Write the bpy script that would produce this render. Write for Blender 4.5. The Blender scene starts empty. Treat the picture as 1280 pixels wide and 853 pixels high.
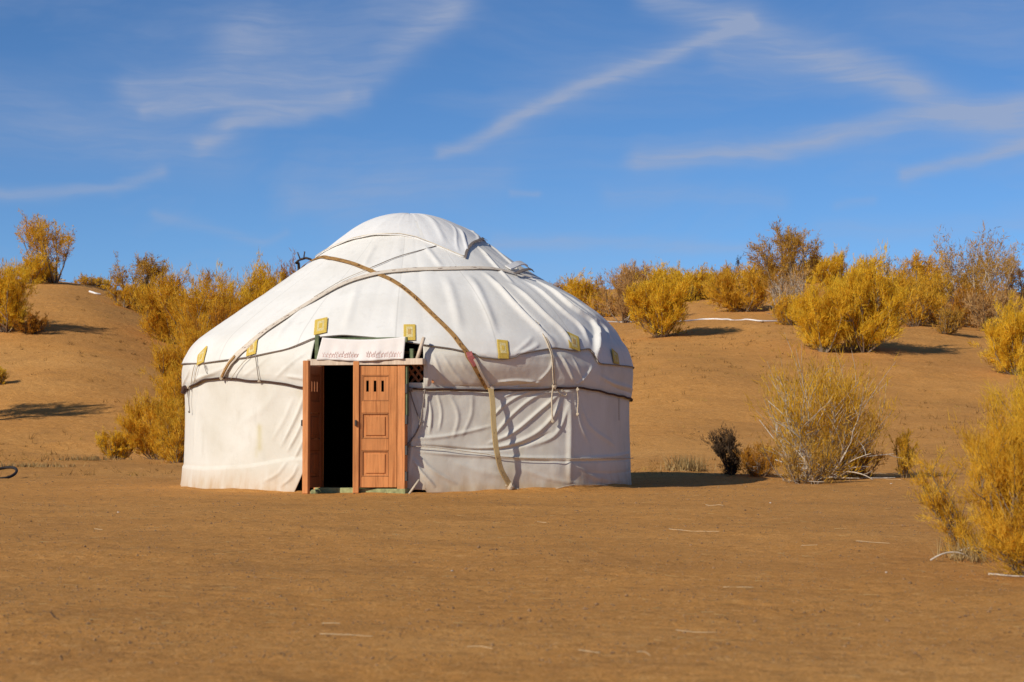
import bpy, bmesh, math, random
import numpy as np
from mathutils import Vector, Matrix

random.seed(7)
RNG = np.random.default_rng(11)
SC = bpy.context.scene
COL = SC.collection
PI = math.pi

# ------------------------------------------------------------------ camera
CAM_H, F_PX, HORIZON = 0.75, 2350.0, 536.5          # focal length and horizon line in photograph pixels (1280 x 853)
PITCH = math.atan((HORIZON - 426.5) / F_PX)
cam_d = bpy.data.cameras.new('camera')
cam = bpy.data.objects.new('camera', cam_d)
COL.objects.link(cam)
cam.location = (0, 0, CAM_H)
cam.rotation_euler = (PI / 2 + PITCH, 0, 0)
cam_d.sensor_width = 36.0
cam_d.lens = F_PX / 1280 * 36
cam_d.clip_start = 0.05
cam_d.clip_end = 5000
cam_d.dof.use_dof = True
cam_d.dof.focus_distance = 22.5
cam_d.dof.aperture_fstop = 5.6
SC.camera = cam

# ------------------------------------------------------------------ exposure, sun, sky
SC.view_settings.view_transform = 'Standard'
SC.view_settings.look = 'None'
SC.view_settings.exposure = 0.0
SC.view_settings.gamma = 1.0
SUN_AZ = math.radians(43)      # left of straight behind the camera
SUN_EL = math.radians(30)
sun_dir = Vector((-math.sin(SUN_AZ) * math.cos(SUN_EL), -math.cos(SUN_AZ) * math.cos(SUN_EL), math.sin(SUN_EL)))
sun_d = bpy.data.lights.new('sun', 'SUN')
sun_d.energy = 4.3
sun_d.angle = math.radians(0.5)
sun_d.color = (1.0, 0.93, 0.82)
sun = bpy.data.objects.new('sun', sun_d)
COL.objects.link(sun)
sun.rotation_euler = sun_dir.to_track_quat('Z', 'Y').to_euler()
sun.location = (-40, -40, 40)


class NT:
    """small helper round a node tree"""
    def __init__(self, tree):
        self.t = tree
        tree.nodes.clear()

    def n(self, typ, **kw):
        nd = self.t.nodes.new(typ)
        for k, v in kw.items():
            if k.startswith('i_'):
                key = k[2:]
                key = int(key) if key.isdigit() else key.replace('_', ' ')
                self.set(nd.inputs[key], v)
            else:
                setattr(nd, k, v)
        return nd

    def set(self, sock, v):
        if isinstance(v, bpy.types.NodeSocket):
            self.t.links.new(v, sock)
        else:
            sock.default_value = v

    def m(self, op, a, b=None, c=None, clamp=False):
        nd = self.t.nodes.new('ShaderNodeMath')
        nd.operation = op
        nd.use_clamp = clamp
        self.set(nd.inputs[0], a)
        if b is not None: self.set(nd.inputs[1], b)
        if c is not None: self.set(nd.inputs[2], c)
        return nd.outputs[0]

    def v(self, op, a, b=None, scale=None):
        nd = self.t.nodes.new('ShaderNodeVectorMath')
        nd.operation = op
        self.set(nd.inputs[0], a)
        if b is not None: self.set(nd.inputs[1], b)
        if scale is not None: self.set(nd.inputs['Scale'], scale)
        return nd.outputs['Value'] if op in ('DOT_PRODUCT', 'LENGTH', 'DISTANCE') else nd.outputs[0]

    def noise(self, vec, scale, detail=4, rough=0.55, dist=0.0):
        nd = self.n('ShaderNodeTexNoise', i_Vector=vec, i_Scale=scale, i_Detail=detail, i_Roughness=rough, i_Distortion=dist)
        return nd.outputs['Fac']

    def scaled(self, vec, s):
        return self.n('ShaderNodeMapping', i_Vector=vec, i_Scale=s).outputs[0]

    def ramp(self, fac, stops):
        nd = self.t.nodes.new('ShaderNodeValToRGB')
        el = nd.color_ramp.elements
        while len(el) < len(stops): el.new(0.5)
        for e, (p, c) in zip(el, stops):
            e.position = p
            e.color = (*c, 1) if len(c) == 3 else c
        self.set(nd.inputs[0], fac)
        return nd.outputs[0]

    def rng(self, x, a, b, lo=0.0, hi=1.0):
        return self.n('ShaderNodeMapRange', i_Value=x, i_1=a, i_2=b, i_3=lo, i_4=hi).outputs[0]

    def mix(self, fac, a, b, blend='MIX'):
        nd = self.t.nodes.new('ShaderNodeMix')
        nd.data_type = 'RGBA'
        nd.blend_type = blend
        self.set(nd.inputs[0], fac)
        for s, v in ((nd.inputs[6], a), (nd.inputs[7], b)):
            self.set(s, (*v, 1) if isinstance(v, tuple) and len(v) == 3 else v)
        return nd.outputs[2]


def pix_angles(px, py):
    """photograph pixel -> azimuth, elevation of the line of sight"""
    d = ray(px, py)
    return math.atan2(d[0], d[1]), math.asin(d[2])


def ray(px, py):
    xc, yc = (px - 640) / F_PX, -(py - 426.5) / F_PX
    d = np.array([xc, math.cos(PITCH) - yc * math.sin(PITCH), math.sin(PITCH) + yc * math.cos(PITCH)])
    return d / np.linalg.norm(d)


CAM = np.array([0, 0, CAM_H])

world = bpy.data.worlds.new('World')
SC.world = world
world.use_nodes = True
SKY_GAIN = (0.60, 0.85, 1.02)


def build_world():
    w = NT(world.node_tree)
    sky = w.n('ShaderNodeTexSky', sky_type='NISHITA', sun_disc=False, sun_elevation=SUN_EL,
              sun_rotation=PI + SUN_AZ, altitude=1500.0, air_density=0.75, dust_density=0.15, ozone_density=4.0)
    col = w.mix(1.0, sky.outputs[0], SKY_GAIN, 'MULTIPLY')
    tc = w.n('ShaderNodeTexCoord').outputs['Generated']
    sep = w.n('ShaderNodeSeparateXYZ', i_0=tc)
    az = w.m('ARCTAN2', sep.outputs[0], sep.outputs[1])
    el = w.m('ARCSINE', sep.outputs[2])
    uv0 = w.n('ShaderNodeCombineXYZ', i_0=az, i_1=el, i_2=0.0).outputs[0]
    # slow wobble so that no streak is a ruled line
    wob = w.n('ShaderNodeTexNoise', i_Vector=w.scaled(uv0, (1, 2.2, 1)), i_Scale=9.0, i_Detail=4.0, i_Roughness=0.6)
    off = w.v('SCALE', w.v('SUBTRACT', wob.outputs['Color'], (0.5, 0.5, 0.5)), scale=0.022)
    uv = w.v('ADD', uv0, off)
    uv = w.v('MULTIPLY', uv, (1, 1, 0))
    streaks = [  # polyline in photo pixels, width px, strength
        ([(550, 184), (640, 150), (745, 106), (860, 62), (940, 24)], 9, 0.58),
        ([(640, 150), (780, 92), (930, 22)], 24, 0.25),
        ([(800, 196), (950, 182), (1120, 155), (1290, 125)], 15, 0.66),
        ([(820, -10), (1000, 50), (1120, 100), (1200, 140), (1290, 165)], 24, 0.52),
        ([(900, 70), (1010, 75), (1140, 110)], 20, 0.35),
        ([(1130, 218), (1220, 198), (1290, 182)], 8, 0.6),
        ([(170, 108), (320, 100), (470, 88), (560, 20)], 20, 0.5),
        ([(185, 132), (300, 128), (430, 118)], 9, 0.5),
        ([(255, 178), (300, 150), (380, 140), (450, 120)], 12, 0.55),
        ([(300, 45), (430, 40), (560, -10)], 36, 0.34),
        ([(-20, 236), (70, 240), (140, 236), (205, 214)], 9, 0.45),
        ([(190, 268), (260, 280), (320, 298)], 8, 0.22),
        ([(-30, 150), (130, 160), (280, 185)], 42, 0.22),
        ([(330, 300), (360, 285)], 6, 0.2),
        ([(620, 306), (760, 303), (960, 312)], 9, 0.30),
        ([(380, 245), (500, 235), (620, 226)], 24, 0.22),
        ([(760, 240), (980, 245)], 12, 0.2),
        ([(640, 246), (672, 246)], 5, 0.3),
        ([(1050, 250), (1090, 243)], 7, 0.2),
        ([(1030, 285), (1290, 278)], 14, 0.2),
    ]
    total = None
    for pts, wd, amp in streaks:
        wr = wd / F_PX
        best = None
        for (a, b) in zip(pts[:-1], pts[1:]):
            A, B = Vector((*pix_angles(*a), 0)), Vector((*pix_angles(*b), 0))
            ab = B - A
            ap = w.v('SUBTRACT', uv, tuple(A))
            t = w.m('DIVIDE', w.v('DOT_PRODUCT', ap, tuple(ab)), ab.length_squared, clamp=True)
            d = w.v('LENGTH', w.v('SUBTRACT', ap, w.v('SCALE', tuple(ab), scale=t)))
            best = d if best is None else w.m('MINIMUM', best, d)
        q = w.m('DIVIDE', best, wr)
        g = w.m('MULTIPLY', w.m('EXPONENT', w.m('MULTIPLY', w.m('MULTIPLY', q, q), -1.0)), amp)
        total = g if total is None else w.m('ADD', total, g)
    # fibres along the wind, and thin cirrus all round the sky
    fib = w.noise(w.scaled(uv, (6, 60, 1)), 3.0, 6, 0.62, 0.4)
    fib = w.rng(fib, 0.3, 0.72, 0.5, 1.15)
    broad = w.noise(w.scaled(uv, (1.6, 5, 1)), 3.0, 5, 0.6, 0.8)
    broad = w.m('MULTIPLY', w.rng(broad, 0.45, 0.8), 0.34)
    cl = w.m('MULTIPLY', w.m('ADD', total, broad), fib)
    low = w.m('EXPONENT', w.m('MULTIPLY', w.m('ABSOLUTE', el), -16.0))          # the thin veil thickens towards the horizon
    cl = w.m('ADD', cl, w.m('MULTIPLY', low, 0.34))
    cl = w.m('MINIMUM', cl, 0.75)
    col = w.mix(cl, col, (3.5, 4.1, 5.6))
    bg = w.n('ShaderNodeBackground', i_Color=col, i_Strength=0.10)
    out = w.n('ShaderNodeOutputWorld')
    w.t.links.new(bg.outputs[0], out.inputs[0])


build_world()

# ------------------------------------------------------------------ object helpers
def tag(o, label=None, cat=None, group=None, kind=None):
    if label: o['label'] = label
    if cat: o['category'] = cat
    if group: o['group'] = group
    if kind: o['kind'] = kind
    return o


def empty(name, loc=(0, 0, 0), rz=0.0):
    o = bpy.data.objects.new(name, None)
    o.location = loc
    o.rotation_euler = (0, 0, rz)
    o.empty_display_size = 0.2
    COL.objects.link(o)
    return o


def link_mesh(name, me, mat, parent=None, loc=(0, 0, 0), rz=0.0):
    o = bpy.data.objects.new(name, me)
    COL.objects.link(o)
    if mat is not None and not me.materials: me.materials.append(mat)
    o.location = loc
    o.rotation_euler = (0, 0, rz)
    if parent is not None: o.parent = parent
    return o


def np_mesh(name, verts, faces, smooth=True, attrs=None, uv=None):
    """faces: (n,3) or (n,4) int array"""
    verts = np.asarray(verts, dtype=np.float32)
    faces = np.asarray(faces, dtype=np.int32)
    me = bpy.data.meshes.new(name)
    n, k = faces.shape
    me.vertices.add(len(verts))
    me.vertices.foreach_set('co', verts.ravel())
    me.loops.add(n * k)
    me.loops.foreach_set('vertex_index', faces.ravel())
    me.polygons.add(n)
    me.polygons.foreach_set('loop_start', np.arange(n, dtype=np.int32) * k)
    me.polygons.foreach_set('loop_total', np.full(n, k, dtype=np.int32))
    me.polygons.foreach_set('use_smooth', np.full(n, smooth, dtype=bool))
    for an, arr in (attrs or {}).items():
        a = me.attributes.new(an, 'FLOAT', 'POINT')
        a.data.foreach_set('value', np.asarray(arr, dtype=np.float32))
    if uv is not None:
        l = me.uv_layers.new(name='UVMap')
        l.data.foreach_set('uv', np.asarray(uv, dtype=np.float32)[faces.ravel()].ravel())
    me.update(calc_edges=True)
    me.validate()
    return me


def grid_faces(nu, nv, wrap=False):
    """grid index i*nv + j; i in nu, j in nv"""
    i = np.arange(nu if wrap else nu - 1)
    j = np.arange(nv - 1)
    I, J = np.meshgrid(i, j, indexing='ij')
    I2 = (I + 1) % nu
    return np.stack([I * nv + J, I2 * nv + J, I2 * nv + J + 1, I * nv + J + 1], -1).reshape(-1, 4)


def catmull(P, n):
    """smooth resample of a polyline (k,dim) to n points"""
    P = np.asarray(P, float)
    if len(P) == 2:
        t = np.linspace(0, 1, n)[:, None]
        return P[0] * (1 - t) + P[1] * t
    Q = np.vstack([2 * P[0] - P[1], P, 2 * P[-1] - P[-2]])
    seg = np.linalg.norm(np.diff(P, axis=0), axis=1)
    cum = np.concatenate([[0], np.cumsum(seg)])
    s = np.linspace(0, cum[-1], n)
    k = np.clip(np.searchsorted(cum, s, side='right') - 1, 0, len(seg) - 1)
    t = ((s - cum[k]) / np.maximum(seg[k], 1e-9))[:, None]
    p0, p1, p2, p3 = Q[k], Q[k + 1], Q[k + 2], Q[k + 3]
    return 0.5 * (2 * p1 + (p2 - p0) * t + (2 * p0 - 5 * p1 + 4 * p2 - p3) * t ** 2 + (3 * p1 - p0 - 3 * p2 + p3) * t ** 3)


def tube_arrays(path, rad, sides=8, closed=False):
    P = np.asarray(path, float)
    n = len(P)
    T = np.gradient(P, axis=0)
    T /= np.maximum(np.linalg.norm(T, axis=1, keepdims=True), 1e-9)
    ref = np.tile(np.array([0.12, 0.07, 1.0]), (n, 1))
    vert = np.abs(T[:, 2]) > 0.9
    if vert.any():
        ref[:] = np.array([0.21, 1.0, 0.13])
    A = np.cross(T, ref)
    A /= np.maximum(np.linalg.norm(A, axis=1, keepdims=True), 1e-9)
    B = np.cross(T, A)
    ang = np.arange(sides) / sides * 2 * PI
    R = np.broadcast_to(np.asarray(rad, float), (n,))
    V = P[:, None, :] + R[:, None, None] * (np.cos(ang)[None, :, None] * A[:, None, :] + np.sin(ang)[None, :, None] * B[:, None, :])
    V = V.reshape(-1, 3)
    i = np.arange(n if closed else n - 1)
    j = np.arange(sides)
    I, J = np.meshgrid(i, j, indexing='ij')
    J2, I2 = (J + 1) % sides, (I + 1) % n
    F = np.stack([I * sides + J, I * sides + J2, I2 * sides + J2, I2 * sides + J], -1).reshape(-1, 4)
    return V, F


def tube(name, path, rad, mat, parent=None, sides=8, closed=False):
    V, F = tube_arrays(path, rad, sides, closed)
    if not closed:      # close the ends
        n = len(V) // sides
        a, b = len(V), len(V) + 1
        V = np.vstack([V, np.asarray(path[0])[None], np.asarray(path[-1])[None]])
        j = np.arange(sides)
        j2 = (j + 1) % sides
        F = np.vstack([F, np.stack([np.full(sides, a), j2, j, np.full(sides, a)], -1)[:, [0, 1, 2, 2]],
                       np.stack([np.full(sides, b), (n - 1) * sides + j, (n - 1) * sides + j2, (n - 1) * sides + j2], -1)])
        me = bpy.data.meshes.new(name)
        me.from_pydata(V.tolist(), [], [tuple(dict.fromkeys(f)) for f in F.tolist()])
        for p in me.polygons: p.use_smooth = True
    else:
        me = np_mesh(name, V, F)
    return link_mesh(name, me, mat, parent)


def box_bm(bm, x0, x1, y0, y1, z0, z1):
    vs = [bm.verts.new((x, y, z)) for x in (x0, x1) for y in (y0, y1) for z in (z0, z1)]
    for f in ((0, 1, 3, 2), (4, 6, 7, 5), (0, 4, 5, 1), (2, 3, 7, 6), (0, 2, 6, 4), (1, 5, 7, 3)):
        bm.faces.new([vs[i] for i in f])


def boxes(name, bl, mat, parent=None, bevel=0.004, loc=(0, 0, 0), rz=0.0):
    bm = bmesh.new()
    for b in bl: box_bm(bm, *b)
    bmesh.ops.recalc_face_normals(bm, faces=bm.faces)
    if bevel:
        bmesh.ops.bevel(bm, geom=bm.edges[:], offset=bevel, segments=1, affect='EDGES', clamp_overlap=True)
    me = bpy.data.meshes.new(name)
    bm.to_mesh(me)
    bm.free()
    return link_mesh(name, me, mat, parent, loc, rz)


_WV = [(RNG.normal(size=3), RNG.uniform(0, 2 * PI)) for _ in range(48)]


def fbm(P, scale, octaves=4, seed=0):
    """smooth pseudo-noise in about -1..1 from sums of tilted sine waves"""
    P = np.asarray(P, float) * scale
    out = np.zeros(P.shape[:-1])
    amp, tot = 1.0, 0.0
    k = seed
    for o in range(octaves):
        for _ in range(4):
            d, ph = _WV[k % 48]
            k += 1
            d = d / np.linalg.norm(d)
            out += amp * np.sin(P @ d * (1 + 0.37 * (k % 3)) + ph + 1.7 * np.sin(P @ np.roll(d, 1) * 0.63 + ph * 2))
        tot += amp * 2.0
        amp *= 0.5
        P = P * 2.03 + 7.1
    return out / tot


# ------------------------------------------------------------------ materials
def new_mat(name):
    m = bpy.data.materials.new(name)
    m.use_nodes = True
    return m, NT(m.node_tree)


def finish(w, color, rough=0.9, bump=None, bump_str=0.3, bump_dist=0.01, spec=0.15):
    p = w.n('ShaderNodeBsdfPrincipled')
    w.set(p.inputs['Base Color'], (*color, 1) if isinstance(color, tuple) and len(color) == 3 else color)
    w.set(p.inputs['Roughness'], rough)
    p.inputs['Specular IOR Level'].default_value = spec
    if bump is not None:
        b = w.n('ShaderNodeBump', i_Height=bump, i_Strength=bump_str, i_Distance=bump_dist)
        w.t.links.new(b.outputs[0], p.inputs['Normal'])
    o = w.n('ShaderNodeOutputMaterial')
    w.t.links.new(p.outputs[0], o.inputs[0])
    return p


def mat_sand():
    m, w = new_mat('desert_sand')
    pos = w.n('ShaderNodeNewGeometry').outputs['Position']
    big = w.noise(w.scaled(pos, (0.10, 0.22, 0.1)), 1.0, 5, 0.6, 0.3)
    mid = w.noise(w.scaled(pos, (0.8, 1.0, 1)), 1.3, 7, 0.70, 0.0)
    fine = w.noise(pos, 11.0, 8, 0.75)
    grit = w.noise(pos, 70.0, 4, 0.75)
    c = w.ramp(big, [(0.30, (0.48, 0.220, 0.056)), (0.52, (0.59, 0.267, 0.063)), (0.72, (0.62, 0.305, 0.085))])
    c = w.mix(w.rng(mid, 0.50, 0.68, 0, 0.55), c, (0.38, 0.175, 0.048))
    c = w.mix(w.rng(mid, 0.46, 0.30, 0, 0.5), c, (0.66, 0.33, 0.098))
    c = w.mix(w.rng(fine, 0.52, 0.65, 0, 0.6), c, (0.29, 0.135, 0.042))
    c = w.mix(w.rng(fine, 0.46, 0.34, 0, 0.55), c, (0.71, 0.42, 0.155))
    c = w.mix(w.rng(grit, 0.53, 0.63, 0, 0.6), c, (0.21, 0.105, 0.038))
    c = w.mix(w.rng(grit, 0.44, 0.36, 0, 0.5), c, (0.73, 0.48, 0.23))
    # trodden ground: shallow dimples
    vor = w.n('ShaderNodeTexVoronoi', feature='SMOOTH_F1', i_Vector=w.v('ADD', pos, w.v('SCALE', w.n('ShaderNodeTexNoise', i_Vector=pos, i_Scale=1.7).outputs['Color'], scale=0.5)), i_Scale=3.2).outputs['Distance']
    h = w.m('ADD', w.m('MULTIPLY', w.noise(pos, 6.0, 8, 0.68), 1.0), w.m('MULTIPLY', grit, 0.25))
    h = w.m('ADD', h, w.m('MULTIPLY', w.rng(vor, 0.05, 0.5), 0.35))
    finish(w, c, 0.95, h, 0.85, 0.045, 0.08)
    return m


def mat_canvas(name, base, dirt, stain=False, seams=0):
    m, w = new_mat(name)
    pos = w.n('ShaderNodeTexCoord').outputs['Object']
    n1 = w.noise(pos, 1.1, 5, 0.6, 0.3)
    n2 = w.noise(w.scaled(pos, (3, 3, 1.0)), 2.2, 5, 0.65)
    n3 = w.noise(pos, 26.0, 4, 0.6)
    c = w.mix(w.rng(n1, 0.42, 0.64, 0, 0.7), base, dirt)
    c = w.mix(w.rng(n2, 0.56, 0.78, 0, 0.45), c, tuple(x * 0.86 for x in dirt))
    c = w.mix(w.rng(n3, 0.58, 0.75, 0, 0.22), c, tuple(x * 0.8 for x in dirt))
    if stain:
        a = w.n('ShaderNodeAttribute', attribute_name='stain').outputs['Fac']
        c = w.mix(w.m('MULTIPLY', a, w.rng(n2, 0.3, 0.6, 0.5, 1.0)), c, (0.52, 0.44, 0.20))
        # dust splashed up from the ground
        z = w.n('ShaderNodeSeparateXYZ', i_0=pos).outputs[2]
        dust = w.m('MULTIPLY', w.rng(z, 0.34, 0.0), w.rng(n2, 0.25, 0.65, 0.25, 1.0))
        c = w.mix(dust, c, (0.50, 0.34, 0.19))
    if seams:
        sp = w.n('ShaderNodeSeparateXYZ', i_0=pos)
        ang = w.m('ARCTAN2', w.m('ADD', sp.outputs[0], 1.372), w.m('SUBTRACT', sp.outputs[1], 25.0))
        fr = w.m('ABSOLUTE', w.m('SUBTRACT', w.m('FRACT', w.m('MULTIPLY', ang, seams / (2 * PI))), 0.5))
        c = w.mix(w.rng(fr, 0.010, 0.006, 0, 0.28), c, tuple(x * 0.55 for x in dirt))
    weave = w.n('ShaderNodeTexWave', i_Vector=pos, i_Scale=90.0, i_Distortion=1.5, bands_direction='Z').outputs['Fac']
    h = w.m('ADD', w.m('MULTIPLY', w.noise(pos, 5.0, 6, 0.6), 1.0), w.m('MULTIPLY', weave, 0.02))
    finish(w, c, 0.92, h, 0.22, 0.03, 0.1)
    return m


def mat_plain(name, col, var=0.25, scale=12.0, rough=0.85, bump=0.25, stretch=(1, 1, 1), spec=0.2):
    m, w = new_mat(name)
    pos = w.n('ShaderNodeTexCoord').outputs['Object']
    nz = w.noise(w.scaled(pos, stretch), scale, 5, 0.65)
    c = w.ramp(nz, [(0.28, tuple(x * (1 - var) for x in col)), (0.5, col), (0.74, tuple(min(0.95, x * (1 + var)) for x in col))])
    finish(w, c, rough, nz, bump, 0.006, spec)
    return m


def mat_wood(name, col, dark):
    m, w = new_mat(name)
    pos = w.n('ShaderNodeTexCoord').outputs['Object']
    g = w.noise(w.scaled(pos, (34, 34, 1.6)), 1.0, 6, 0.65, 0.6)
    b = w.noise(w.scaled(pos, (3, 3, 1.2)), 1.6, 4, 0.6)
    c = w.ramp(g, [(0.30, dark), (0.50, col), (0.75, tuple(min(0.9, x * 1.22) for x in col))])
    c = w.mix(w.rng(b, 0.45, 0.70, 0, 0.7), c, tuple(x * 0.66 for x in col))
    finish(w, c, 0.62, g, 0.25, 0.003, 0.3)
    return m


def mat_band(name, base, mark, thr, scale):
    """woven band: marks run along the length, u in metres, v across"""
    m, w = new_mat(name)
    uv = w.n('ShaderNodeUVMap').outputs[0]
    nz = w.noise(w.scaled(uv, scale), 1.0, 3, 0.7, 0.5)
    sep = w.n('ShaderNodeSeparateXYZ', i_0=uv)
    edge = w.m('ABSOLUTE', w.m('SUBTRACT', sep.outputs[1], 0.5))
    inside = w.rng(edge, 0.42, 0.34)
    c = w.mix(w.m('MULTIPLY', w.rng(nz, thr, thr + 0.06), inside), base, mark)
    v2 = w.noise(w.scaled(uv, (6, 2, 1)), 1.0, 4, 0.6)
    c = w.mix(w.rng(v2, 0.45, 0.75, 0, 0.5), c, tuple(x * 0.7 for x in base))
    c = w.mix(w.rng(edge, 0.43, 0.46, 0, 0.35), c, tuple(x * 0.6 for x in mark))
    finish(w, c, 0.9, nz, 0.3, 0.006, 0.1)
    return m


def mat_foliage(name, lo, mid, hi, trans=0.35):
    m, w = new_mat(name)
    a = w.n('ShaderNodeAttribute', attribute_name='tone').outputs['Fac']
    c = w.ramp(a, [(0.0, lo), (0.5, mid), (1.0, hi)])
    d = w.n('ShaderNodeBsdfDiffuse', i_Color=c, i_Roughness=0.6)
    t = w.n('ShaderNodeBsdfTranslucent', i_Color=c)
    x = w.n('ShaderNodeMixShader', i_0=trans)
    w.t.links.new(d.outputs[0], x.inputs[1])
    w.t.links.new(t.outputs[0], x.inputs[2])
    o = w.n('ShaderNodeOutputMaterial')
    w.t.links.new(x.outputs[0], o.inputs[0])
    return m


M = {
    'sand': mat_sand(),
    'wall': mat_canvas('wall_canvas', (0.70, 0.672, 0.59), (0.59, 0.55, 0.45), stain=True),
    'band': mat_canvas('upper_canvas', (0.71, 0.682, 0.605), (0.60, 0.56, 0.465)),
    'roof': mat_canvas('roof_canvas', (0.755, 0.73, 0.67), (0.66, 0.63, 0.565), seams=15),
    'crown': mat_canvas('crown_canvas', (0.76, 0.745, 0.71), (0.70, 0.675, 0.63)),
    'pennant': mat_canvas('pennant_cloth', (0.78, 0.73, 0.68), (0.68, 0.62, 0.56)),
    'belt': mat_plain('dark_horsehair_rope', (0.075, 0.042, 0.032), 0.4, 60, 0.95),
    'cord': mat_plain('hemp_cord', (0.52, 0.43, 0.31), 0.3, 50, 0.95),
    'pale_cord': mat_plain('pale_cord', (0.66, 0.57, 0.42), 0.2, 50, 0.95),
    'thin': mat_plain('grey_cord', (0.22, 0.18, 0.15), 0.3, 50, 0.95),
    'pale_strap': mat_band('pale_woven_band', (0.66, 0.57, 0.455), (0.17, 0.10, 0.075), 0.57, (11, 2.6, 1)),
    'brown_strap': mat_band('brown_woven_band', (0.36, 0.20, 0.07), (0.07, 0.035, 0.02), 0.53, (12, 2.2, 1)),
    'ochre_strap': mat_band('ochre_woven_band', (0.50, 0.37, 0.18), (0.13, 0.08, 0.045), 0.60, (10, 2.6, 1)),
    'tab': mat_plain('olive_embroidery', (0.60, 0.42, 0.085), 0.25, 70, 0.9),
    'tab2': mat_plain('pale_embroidery', (0.62, 0.51, 0.24), 0.35, 60, 0.9),
    'tab3': mat_plain('tan_embroidery', (0.52, 0.33, 0.11), 0.2, 70, 0.9),
    'red': mat_plain('red_thread', (0.42, 0.13, 0.12), 0.3, 90, 0.9),
    'faded_red': mat_plain('faded_red_thread', (0.62, 0.42, 0.37), 0.3, 90, 0.9),
    'wood': mat_wood('orange_pine', (0.64, 0.255, 0.082), (0.38, 0.13, 0.036)),
    'wood_shade': mat_wood('shaded_pine', (0.27, 0.088, 0.026), (0.18, 0.052, 0.015)),  # pine with the shade of the open left leaf put into its colour
    'wood2': mat_wood('brown_pine', (0.44, 0.185, 0.065), (0.30, 0.11, 0.04)),
    'lintel': mat_wood('pale_wood', (0.66, 0.52, 0.38), (0.52, 0.38, 0.26)),
    'green': mat_plain('green_paint', (0.13, 0.16, 0.08), 0.35, 18, 0.7),
    'sill': mat_plain('worn_green_paint', (0.30, 0.31, 0.14), 0.45, 14, 0.8),
    'slat': mat_wood('lattice_wood', (0.42, 0.16, 0.06), (0.28, 0.10, 0.04)),
    'iron': mat_plain('dark_iron', (0.05, 0.045, 0.04), 0.3, 30, 0.6, spec=0.4),
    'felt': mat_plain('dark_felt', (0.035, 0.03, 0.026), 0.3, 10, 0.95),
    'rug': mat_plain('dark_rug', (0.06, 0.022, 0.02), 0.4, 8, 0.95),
    'bark': mat_plain('saxaul_bark', (0.21, 0.155, 0.105), 0.4, 18, 0.95, 0.5),
    'pale_bark': mat_plain('bleached_wood', (0.50, 0.43, 0.34), 0.3, 18, 0.95, 0.5),
    'dark_bark': mat_plain('dark_dead_wood', (0.075, 0.052, 0.036), 0.4, 18, 0.95, 0.5),
    'white': mat_plain('white_plastic', (0.78, 0.77, 0.74), 0.08, 8, 0.5, 0.1),
    'straw': mat_plain('bleached_straw', (0.50, 0.36, 0.20), 0.25, 30, 0.9),
    'blackish': mat_plain('dark_loop_surface', (0.03, 0.027, 0.026), 0.3, 20, 0.7),
    'clod': mat_plain('dry_clods', (0.25, 0.145, 0.07), 0.5, 10, 0.95),
    'yellow': mat_foliage('yellow_foliage', (0.52, 0.30, 0.026), (0.86, 0.56, 0.038), (0.93, 0.70, 0.10), 0.5),
    'gold': mat_foliage('gold_foliage', (0.44, 0.23, 0.024), (0.80, 0.475, 0.038), (0.90, 0.63, 0.10), 0.5),
    'rust': mat_foliage('rust_foliage', (0.26, 0.10, 0.016), (0.52, 0.23, 0.026), (0.68, 0.36, 0.05), 0.42),
    'tan': mat_foliage('tan_foliage', (0.28, 0.14, 0.025), (0.60, 0.34, 0.05), (0.76, 0.50, 0.11), 0.45),
    'pink': mat_foliage('straw_pink_foliage', (0.32, 0.17, 0.06), (0.60, 0.36, 0.13), (0.74, 0.50, 0.22), 0.42),
    'dead': mat_foliage('dead_twigs', (0.035, 0.022, 0.014), (0.085, 0.052, 0.030), (0.18, 0.12, 0.07), 0.1),
    'scruff': mat_foliage('scruff_blades', (0.09, 0.045, 0.018), (0.26, 0.14, 0.04), (0.55, 0.36, 0.10), 0.2),
    'drygrass': mat_foliage('dry_grass_blades', (0.24, 0.15, 0.06), (0.42, 0.28, 0.11), (0.56, 0.42, 0.20)),
}

# ------------------------------------------------------------------ terrain
_TD = np.array([24, 30, 35, 40, 45, 50, 55, 65, 75, 85, 100, 130, 200, 400, 900], float)
_TP = np.array([-700, 0, 80, 140, 200, 300, 500, 700, 800, 900, 1000, 1100, 1200, 1280, 1900], float)
_tail = {200: 420, 400: 485, 900: 512}
_TY = {   # photograph row of the ground at each distance, None = level ground
    -700: [None, None, None, None, 567, 540, 507, 432, 385, 368, 362, 372],
    0:    [None, None, None, None, 567, 540, 507, 432, 380, 357, 358, 375],
    80:   [None, None, None, None, 567, 541, 507, 428, 374, 352, 358, 378],
    140:  [None, None, None, None, 568, 545, 512, 436, 386, 364, 363, 378],
    200:  [None, None, None, None, 570, 552, 522, 455, 414, 395, 388, 380],
    300:  [None, None, None, None, 572, 560, 540, 480, 440, 415, 395, 378],
    500:  [None, None, None, 578, 565, 550, 530, 480, 448, 420, 395, 372],
    700:  [None, None, 577, 553, 523, 495, 468, 430, 405, 392, 378, 365],
    800:  [None, 593, 570, 538, 506, 475, 449, 415, 397, 385, 370, 360],
    900:  [None, 593, 570, 538, 505, 474, 448, 413, 393, 375, 358, 350],
    1000: [None, 593, 571, 541, 510, 480, 452, 414, 392, 370, 350, 345],
    1100: [None, 593, 572, 544, 515, 487, 458, 418, 394, 371, 345, 343],
    1200: [None, 593, 573, 547, 520, 493, 466, 425, 399, 384, 370, 364],
    1280: [None, 593, 574, 550, 524, 498, 470, 428, 401, 386, 372, 365],
    1900: [None, 593, 576, 553, 528, 502, 475, 432, 405, 388, 374, 366],
}


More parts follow.
